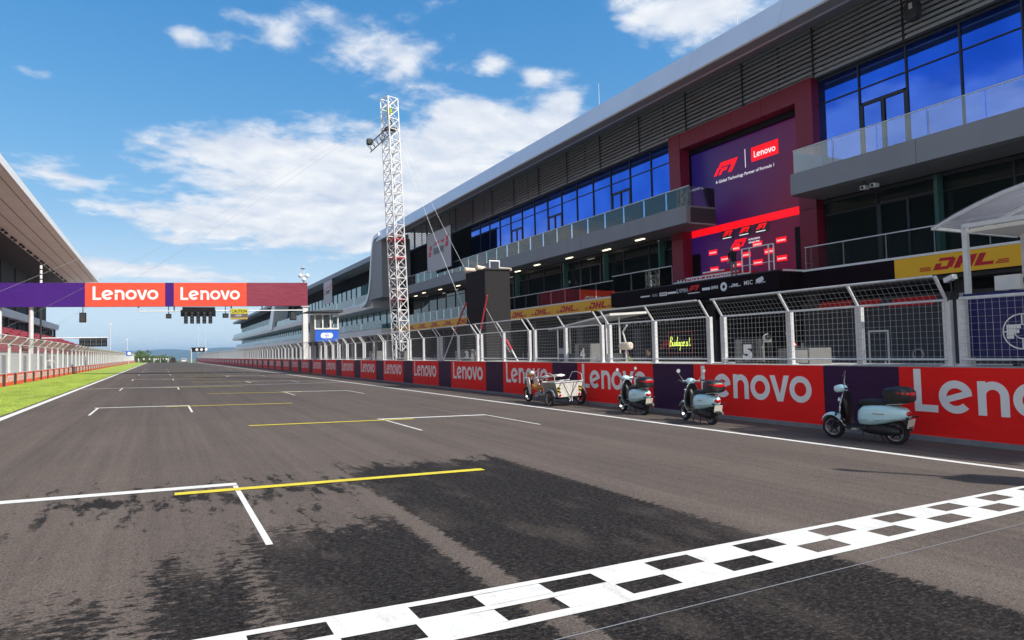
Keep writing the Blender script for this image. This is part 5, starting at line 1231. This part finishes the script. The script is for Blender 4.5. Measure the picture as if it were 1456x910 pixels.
P = onX(890, 492, 14.8); MB().lathe([(0, .09), (.05, .14), (.55, .14), (.6, .09)], (14.8, P.y+.3, P.z), (0, -1, 0), 12).build('roll', 'roll_cream', t, 40); MB().tube((14.8, P.y, WT-.03), (14.8, P.y, P.z-.1), .03, 6).build('stand', 'galv', t); MB().path([(14.8, P.y, P.z+.13), (14.75, P.y+.1, P.z+.5), (14.8, P.y-.1, P.z+.75)], .03, 6).build('duct', 'galv', t)
# neon lettering and frame in the garage
t = thing('neon_sign', 'yellow green neon script sign in a red frame inside the garage', 'sign', (29, 38, 1.5))
A, B_ = onX(950, 473, 28.9), onX(985, 502, 28.9)
bx('backing', 28.92, 28.98, B_.y-.3, A.y+.3, B_.z-.1, A.z+.1, 'podium_black', t)
b = MB(); X = 28.90
for p, q in (((A.y, A.z), (B_.y, A.z)), ((B_.y, A.z), (B_.y, B_.z)), ((B_.y, B_.z), (A.y, B_.z)), ((A.y, B_.z), (A.y, A.z))): b.tube((X, *p), (X, *q), .014, 5)
b.build('neon_frame', 'neon_red', t)
SCRIPT = {'B': [(0, 0), (.12, 1.5), (.45, 1.5), (.5, 1.1), (.15, .8), (.55, .6), (.5, .1), (0, 0)], 'u': [(0, .7), (.05, .1), (.25, 0), (.42, .7), (.45, .1), (.6, .1)], 'd': [(.4, .6), (.1, .6), (.05, .1), (.3, .05), (.5, 1.5), (.42, .1), (.6, .1)],
          'a': [(.4, .6), (.1, .6), (.05, .1), (.3, .05), (.42, .65), (.42, .1), (.6, .1)], 'p': [(.1, .65), (-.05, -.7), (.1, .6), (.4, .65), (.42, .1), (.1, .05), (.6, .1)], 'e': [(0, .3), (.35, .5), (.2, .75), (.02, .4), (.15, .02), (.5, .15)],
          's': [(0, .1), (.25, .75), (.35, .3), (.25, 0), (.05, .05), (.5, .1)], 't': [(.15, 1.3), (.1, .1), (.3, 0), (.45, .2)]}
b = MB(); x = .12; sc_ = (A.y-B_.y-.24)/4.75; zc = (A.z+B_.z)/2-.22
for ch in 'Budapest':
    b.path([(28.895, A.y-(x+px_*sc_+.12*py_*sc_), zc+py_*sc_*.95) for px_, py_ in SCRIPT[ch]], .017, 4); x += .6*sc_
b.build('neon_script', 'neon', t)
t = thing('garage_banner', 'black garage banner with small white marks and red emblem', 'banner', (28.9, 35, 3.1))
bx('banner_sheet', 28.93, 28.98, 33.2, 41.5, 2.75, 3.4, 'podium_black', t)
for k in range(12): bx('mark', 28.915, 28.928, 33.6+k*.64, 33.9+k*.64, 3.02, 3.14, 'board_grey', t)
print_on('emblem', F1, (28.93, 35.1, 1.3), NY, UZ, 1.3, 'sign_red', t, .02, .5)
# garage interior clutter: crates, racks, tables at distinct garages
gl = ['black tool cabinet with red top inside the garage', 'stacked grey flight case inside the garage', 'white storage cabinet standing in the garage', 'stacked tyre rack inside the garage']
for k in range(12):
    yy = 12+k*6.1; kind = k % 4; X = 29.7+random.random()*.8
    if kind == 0:
        t = thing('tool_cabinet', gl[0], 'cabinet', (X, yy, -.45), 'tool cabinets in the garages'); bx('cabinet_body', X, X+.6, yy, yy+1.2, -.45, .6, 'black', t); bx('worktop', X-.03, X+.63, yy-.03, yy+1.23, .6, .66, 'sign_red', t)
        for j in range(3): bx('drawer', X-.02, X-.001, yy+.05, yy+1.15, -.35+j*.3, -.1+j*.3, 'dark_grey', t)
    elif kind == 1:
        for j in range(2):
            t = thing('flight_case', gl[1], 'case', (X, yy, -.45+j*.72), 'flight cases in the garages'); bx('shell', X, X+.7, yy, yy+1.1, -.45+j*.72, .24+j*.72, 'board_grey', t); bx('edge_trim', X-.012, X-.001, yy, yy+1.1, -.1+j*.72, -.05+j*.72, 'alu', t)
    elif kind == 2:
        t = thing('storage_cabinet', gl[2], 'cabinet', (X, yy, -.45), 'white cabinets in the garages'); bx('cabinet_body', X, X+.5, yy, yy+1., -.45, 1.5, 'white_metal', t); bx('door', X-.012, X-.001, yy+.04, yy+.49, -.4, 1.45, 'stand_white', t); bx('door', X-.012, X-.001, yy+.51, yy+.96, -.4, 1.45, 'stand_white', t)
    else:
        t = thing('tyre_rack', gl[3], 'rack', (X, yy, -.45), 'tyre racks in the garages')
        for j in range(4): MB().ring([(0, .33), (.05, .36), (.33, .36), (.38, .33), (.36, .22), (.02, .22)], (X+.4, yy+.4, -.45+j*.39), (0, 0, 1), 18).build('tyre', 'rubber', t, 50)
        MB().tube((X+.0, yy+.0, -.45), (X+.0, yy+.0, 1.2), .02, 5).tube((X+.8, yy+.8, -.45), (X+.8, yy+.8, 1.2), .02, 5).tube((X+.0, yy+.8, -.45), (X+.0, yy+.8, 1.2), .02, 5).build('frame', 'galv', t)
# cable coil on the wall by the white door outline
P = onX(1305, 504, 28.95); t = thing('hose_reel', 'coiled white hose hanging on the garage wall', 'hose', P)
MB().ring([(0, .28), (.03, .30), (.06, .28), (.03, .26)], P, (1, 0, 0), 18).build('hose_coil', 'board_grey', t, 60); MB().ring([(0, .22), (.02, .235), (.04, .22), (.02, .205)], P, (1, 0, 0), 18).build('inner_coil', 'galv', t, 60)
# small cameras under the balcony and a hanging loudspeaker
for px, py, lab in ((1229, 262, 'small twin camera bracket under the right balcony near the screen'), (1243, 256, 'small white camera under the right balcony'), ):
    P = onX(px, py, 28.2); P.z = 8.45; t = thing('balcony_camera', lab, 'camera', (28.2, P.y, 8.3))
    MB().box(28.05, 28.35, P.y-.12, P.y+.12, 8.33, 8.5).build('camera_body', 'white_metal', t); MB().tube((28.2, P.y, 8.48), (28.2, P.y, 8.74), .03, 5).build('bracket', 'dark_grey', t); MB().lathe([(0, .06), (.05, .06)], (28.05, P.y, 8.41), (-1, 0, 0), 10).build('lens', 'black', t)
P = onX(1299, 16, 29.0); t = thing('hanging_loudspeaker', 'grey loudspeaker hanging in front of the louvres', 'loudspeaker', (29., P.y, 15.7))
MB().loft([sec(28.75, P.z, .28, .42, 4, cyy=P.y), sec(29.1, P.z, .28, .42, 4, cyy=P.y), sec(29.25, P.z, .2, .3, 4, cyy=P.y)]).build('cabinet', 'cladding_dark', t, 40)
MB().tube((29.1, P.y, P.z+.38), (29.1, P.y, 17.52), .04, 6).build('hanger', 'galv', t); MB().box(28.73, 28.749, P.y-.1, P.y+.05, P.z+.05, P.z+.3).build('badge', 'alu', t)
# podium: steps and rails
t = thing('podium_steps', 'red podium steps with white edges in front of the big screen', 'podium', (27.5, 28, 4.94))
for k, (ya_, yb_, zz) in enumerate(((26.0, 32.0, .28), (27.0, 31.2, .50), (28.3, 30.0, .72))):
    q = bx('step', 27.6+k*.25, 29.2, ya_, yb_, 4.94 if k == 0 else 4.942, 5.02+zz, 'sign_red', t); bx('white_edge', 27.57+k*.25, 27.598+k*.25, ya_, yb_, 5.02+zz-.07, 5.02+zz-.0, 'white_print', q)
ptext('MAGYAR NAGYDIJ', (27.57, 31.6, 5.06), NY, UZ, 4.4, 'white_print', t, .01, bold=.01)
t = thing('stage_rail', 'white tubular rail frame on the podium balcony', 'railing', (26.4, 25, 5.02))
A, B_ = onX(1055, 366, 26.4), onX(1100, 360, 26.4)
zr = 6.35
for yy in (A.y, (A.y*.75+B_.y*.25), (A.y*.15+B_.y*.85), B_.y): MB().tube((26.4, yy, 4.95), (26.4, yy, zr), .035, 6).build('upright', 'white_metal', t)
MB().tube((26.4, A.y, zr), (26.4, B_.y, zr), .035, 6).tube((26.4, A.y, 5.5), (26.4, B_.y, 5.5), .02, 6).build('top_bar', 'white_metal', t)

# light mast just outside the picture whose shadow falls across the track
t = thing('camera_pole', 'slim pole with a boxed lamp head behind the pit wall', 'pole', (13.98, -.35, WT))
MB().tube((13.98, -.35, WT-.03), (13.98, -.35, 8.2), .07, 8, .05).build('shaft', 'galv', t, 40); MB().box(13.6, 14.3, -.55, -.15, 6.3, 6.9).build('lamp_head', 'dark_grey', t); MB().box(13.93, 14.03, -.45, -.25, 8.2, 8.5).build('cap', 'dark_grey', t)

# ------------------------------------------------------------------ people
PM = {}
def person_mesh(pose, shirt, legs):
    key = (pose, shirt, legs)
    if key in PM: return PM[key]
    J = {'pel': (0, 0, .95, .13), 'wai': (.0, 0, 1.10, .125), 'che': (.0, 0, 1.32, .15), 'nec': (0, 0, 1.50, .055), 'hed': (.01, 0, 1.60, .085), 'top': (.01, 0, 1.72, .085)}
    for s_, n in ((1, 'l'), (-1, 'r')):
        J.update({n+'h': (0, s_*.10, .90, .095), n+'k': (.02, s_*.11, .50, .065), n+'a': (-.02, s_*.12, .09, .045), n+'t': (.13, s_*.14, .03, .035),
                  n+'s': (0, s_*.20, 1.43, .06), n+'e': (-.03, s_*.27, 1.15, .045), n+'w': (.06, s_*.27, .92, .035), n+'f': (.09, s_*.27, .83, .035)})
    if pose == 'lean':
        for k in ('che', 'nec', 'hed', 'top', 'ls', 'rs'): x, y, z, r_ = J[k]; J[k] = (x+.12*(z-.95)*2, y, z-.03, r_)
        J['le'] = (.28, .25, 1.22, .045); J['lw'] = (.45, .2, 1.15, .035); J['lf'] = (.52, .18, 1.14, .03)
    if pose == 'walk':
        for n, s_ in (('l', 1), ('r', -1)):
            for k, d in (('k', .12), ('a', .18), ('t', .2)): x, y, z, r_ = J[n+k]; J[n+k] = (x+s_*d, y, z+(.03 if s_ < 0 and k != 'k' else 0), r_)
    names = list(J); ed = [('pel', 'wai'), ('wai', 'che'), ('che', 'nec'), ('nec', 'hed'), ('hed', 'top')]
    for n in 'lr': ed += [('pel', n+'h'), (n+'h', n+'k'), (n+'k', n+'a'), (n+'a', n+'t'), ('che', n+'s'), (n+'s', n+'e'), (n+'e', n+'w'), (n+'w', n+'f')]
    me = bpy.data.meshes.new('body'); me.from_pydata([J[n][:3] for n in names], [(names.index(a), names.index(c)) for a, c in ed], [])
    ob = bpy.data.objects.new('body', me); C.objects.link(ob)
    ob.modifiers.new('skin', 'SKIN'); 
    for i, n in enumerate(names):
        v = me.skin_vertices[0].data[i]; v.radius = (J[n][3], J[n][3]*(.8 if n in ('pel', 'wai', 'che') else 1)); v.use_root = (n == 'pel')
    sm = ob.modifiers.new('sub', 'SUBSURF'); sm.levels = 1; sm.render_levels = 1
    bpy.context.view_layer.update()
    out = bpy.data.meshes.new_from_object(ob.evaluated_get(bpy.context.evaluated_depsgraph_get())); bpy.data.objects.remove(ob)
    out.materials.clear()
    for m in ('skin', shirt, legs, 'hair', 'dark_grey'): out.materials.append(MATS[m])
    for p in out.polygons:
        c = p.center; arm_ = abs(c.y) > .235
        p.material_index = 3 if c.z > 1.66 or (c.z > 1.58 and c.x < -.02) else 0 if c.z > 1.47 else 1 if c.z > (1.12 if arm_ else .93) else 0 if arm_ else 2 if c.z > .1 else 4
        p.use_smooth = True
    PM[key] = out; return out
def person(loc, rz, label, pose='stand', shirt='cloth_black', legs='cloth_grey', group=None, s=1.):
    o = bpy.data.objects.new('person', person_mesh(pose, shirt, legs)); link(o, None, loc); o.rotation_euler = (0, 0, rz); o.scale = (s, s, s)
    return tag(o, label, 'person', group)
A = onX(1044, 372, 26.8)
person((26.75, A.y, 4.93), R(200), 'person in dark shirt and shorts standing on the podium balcony', 'lean', 'cloth_black', 'cloth_grey')
P = onX(898, 505, 16.3); person((16.3, P.y, -.45), R(150), 'person in high visibility vest bending behind the fence', 'lean', 'hivis', 'sign_red', s=1.1)
P = onX(922, 500, 16.6); person((16.6, P.y, -.45), R(100), 'person in black standing behind the fence next to the vest wearer', 'stand', 'cloth_black', 'cloth_black', s=1.12)
P = onX(71, 510, -8.6); person((-8.6, P.y, .22), R(-60), 'person in pale top and dark trousers standing behind the verge fence', 'lean', 'cloth_white', 'cloth_teal')
P = TP(0, 18.); person((tx+lean*17.4, ty-.05, 17.35), R(200), 'worker in high visibility clothing standing at the tower top', 'lean', 'hivis', 'cloth_grey')
MB().box(tx+lean*17.3-.4, tx+lean*17.3+.4, ty-.4, ty+.4, 17.27, 17.34).build('work_platform', 'dark_grey', tw)
for k, px in enumerate((197, 204.5, 212.5, 219, 222, 225, 228, 232, 236.5, 239)):
    Y = 266+random.uniform(-4, 4); P = onY(px, 512, Y)
    person((P.x, Y, gz(P.x)+dropz(Y)), random.random()*6, 'distant person in white on the track near the crest', random.choice(('walk', 'stand')), 'cloth_white', 'cloth_black' if k % 3 else 'cloth_white', 'people standing far down the straight', 1.02)
for px, yy in ((303, 120), (310, 118), (349, 100)):
    P = onX(px, 509, 14.6); person((14.6, P.y, WT-.02), 2., 'distant person in dark clothes standing on the pit wall platform', 'stand', 'cloth_black', 'cloth_black', 'people on the far pit wall', .55 if False else 1.)
# distant cars
def car(px, Y, m, label, suv):
    P = onY(px, 513, Y); z = gz(P.x)+dropz(Y); t = thing('parked_car', label, 'car', (P.x, Y, z)); x = P.x; w = .9; h = 1.75 if suv else 1.42
    ring = lambda y, z0, z1, ww: [Vector((x-ww, y, z0)), Vector((x+ww, y, z0)), Vector((x+ww*.98, y, z1*.75+z0*.25)), Vector((x+ww*.9, y, z1)), Vector((x-ww*.9, y, z1)), Vector((x-ww*.98, y, z1*.75+z0*.25))]
    MB().loft([ring(Y-2.2, z+.4, z+.85, w*.9), ring(Y-2., z+.3, z+.98, w), ring(Y+2.1, z+.3, z+.95, w), ring(Y+2.3, z+.4, z+.8, w*.9)]).build('body', m, t, 40)
    MB().loft([ring(Y-1.95 if suv else Y-1.5, z+.95, z+.99, w*.93), ring(Y-1.6 if suv else Y-.9, z+.95, z+h, w*.78), ring(Y+.5, z+.95, z+h, w*.78), ring(Y+1.2, z+.95, z+.99, w*.92)]).build('cabin', m, t, 40)
    MB().hexa([Vector(p) for p in ((x-.66, Y-1.96 if suv else Y-1.5, z+1.0), (x+.66, Y-1.96 if suv else Y-1.5, z+1.0), (x+.6, Y-1.7 if suv else Y-1.02, z+h-.14), (x-.6, Y-1.7 if suv else Y-1.02, z+h-.14))], [Vector(p) for p in ((x-.66, Y-1.9, z+1.0), (x+.66, Y-1.9, z+1.0), (x+.6, Y-1.6, z+h-.14), (x-.6, Y-1.6, z+h-.14))]).build('rear_window', 'dark_glass', t)
    for sx in (-1, 1):
        for sy in (-1.35, 1.4):
            wl = MB().ring([(-.1, .31), (-.08, .33), (.08, .33), (.1, .31), (.09, .2), (-.09, .2)], (x+sx*.82, Y+sy, z+.33), (1, 0, 0), 14).build('wheel', 'rubber', t, 50); MB().lathe([(-.06, .2), (.06, .2)], (x+sx*.82, Y+sy, z+.33), (1, 0, 0), 10).build('rim', 'steel', wl)
        MB().box(x+sx*.7-.14, x+sx*.7+.14, Y-2.24, Y-2.19, z+.7, z+.86).build('tail_light', 'lamp_red', t)
car(246, 258, 'car_dark', 'dark estate car parked far down the straight', True); car(261, 262, 'car_white', 'white car parked far down the straight', False)
# distant light gantry on the right, slim far masts, round sign
Yf = 240.; A, B_ = onY(272, 499, Yf), onY(292, 496, Yf)
t = thing('far_light_gantry', 'small distant signal gantry with lamps beside the pit exit', 'traffic lights', (A.x, Yf, -.4))
MB().tube((A.x, Yf, -.5), (A.x, Yf, A.z+.6), .18, 6).build('post', 'galv', t); MB().box(A.x, B_.x, Yf-.1, Yf+.1, B_.z-.9, B_.z+.5).build('signal_board', 'black', t)
for k in range(3): MB().lathe([(0, .42), (.05, .42)], (A.x+1.6+k*1.35, Yf-.12, B_.z-.2), (0, -1, 0), 12).build('lamp', 'white_print', t)
for px, y0, Y, lab in ((157, 461, 190, 'slim lamp mast with a small head beyond the verge'), (181, 483, 230, 'slim mast close to the far end of the verge'), (282, 466, 300, 'very thin distant mast behind the signal gantry'), (292, 484, 300, 'distant lamp post with white heads behind the signal gantry')):
    P = onY(px, y0, Y); t = thing('lamp_mast', lab, 'mast', (P.x, Y, dropz(Y)-.9))
    MB().tube((P.x, Y, dropz(Y)-.95), (P.x, Y, P.z), .13, 6, .07).build('shaft', 'galv', t); MB().box(P.x-.25, P.x+.25, Y-.1, Y+.1, P.z-.05, P.z+.2).build('lamp_head', 'white_metal', t)
P = onY(183, 503, 175.); t = thing('round_sign', 'small blue sign with white disc at the verge fence', 'sign', (P.x, 175, .2))
MB().tube((P.x, 175, .2), (P.x, 175, P.z), .06, 6).build('post', 'galv', t); MB().box(P.x-.5, P.x+.5, 174.9, 174.95, P.z-.5, P.z+.6).build('sign_plate', 'fia_blue', t); MB().lathe([(0, .36), (.02, .36)], (P.x+.1, 174.9, P.z+.05), (0, -1, 0), 16).build('disc', 'white_print', t)

# ------------------------------------------------------------------ air
b = MB().box(-8900, 8900, -250, 11500, -42, 130); hz_ = MB(); me = b.mesh('haze', 'land'); me.materials.clear()
hm = bpy.data.materials.new('haze'); hm.use_nodes = True; k = NG(hm.node_tree); k.n.clear()
pv = k.n.new('ShaderNodeVolumePrincipled'); pv.inputs['Color'].default_value = (.48, .72, 1, 1); pv.inputs['Density'].default_value = 0.00012; pv.inputs['Anisotropy'].default_value = 0.2
om = k.n.new('ShaderNodeOutputMaterial'); k.l.new(pv.outputs[0], om.inputs['Volume']); me.materials.append(hm)
tag(link(bpy.data.objects.new('haze', me)), 'thin blue air haze filling the whole valley', 'haze', kind='stuff')
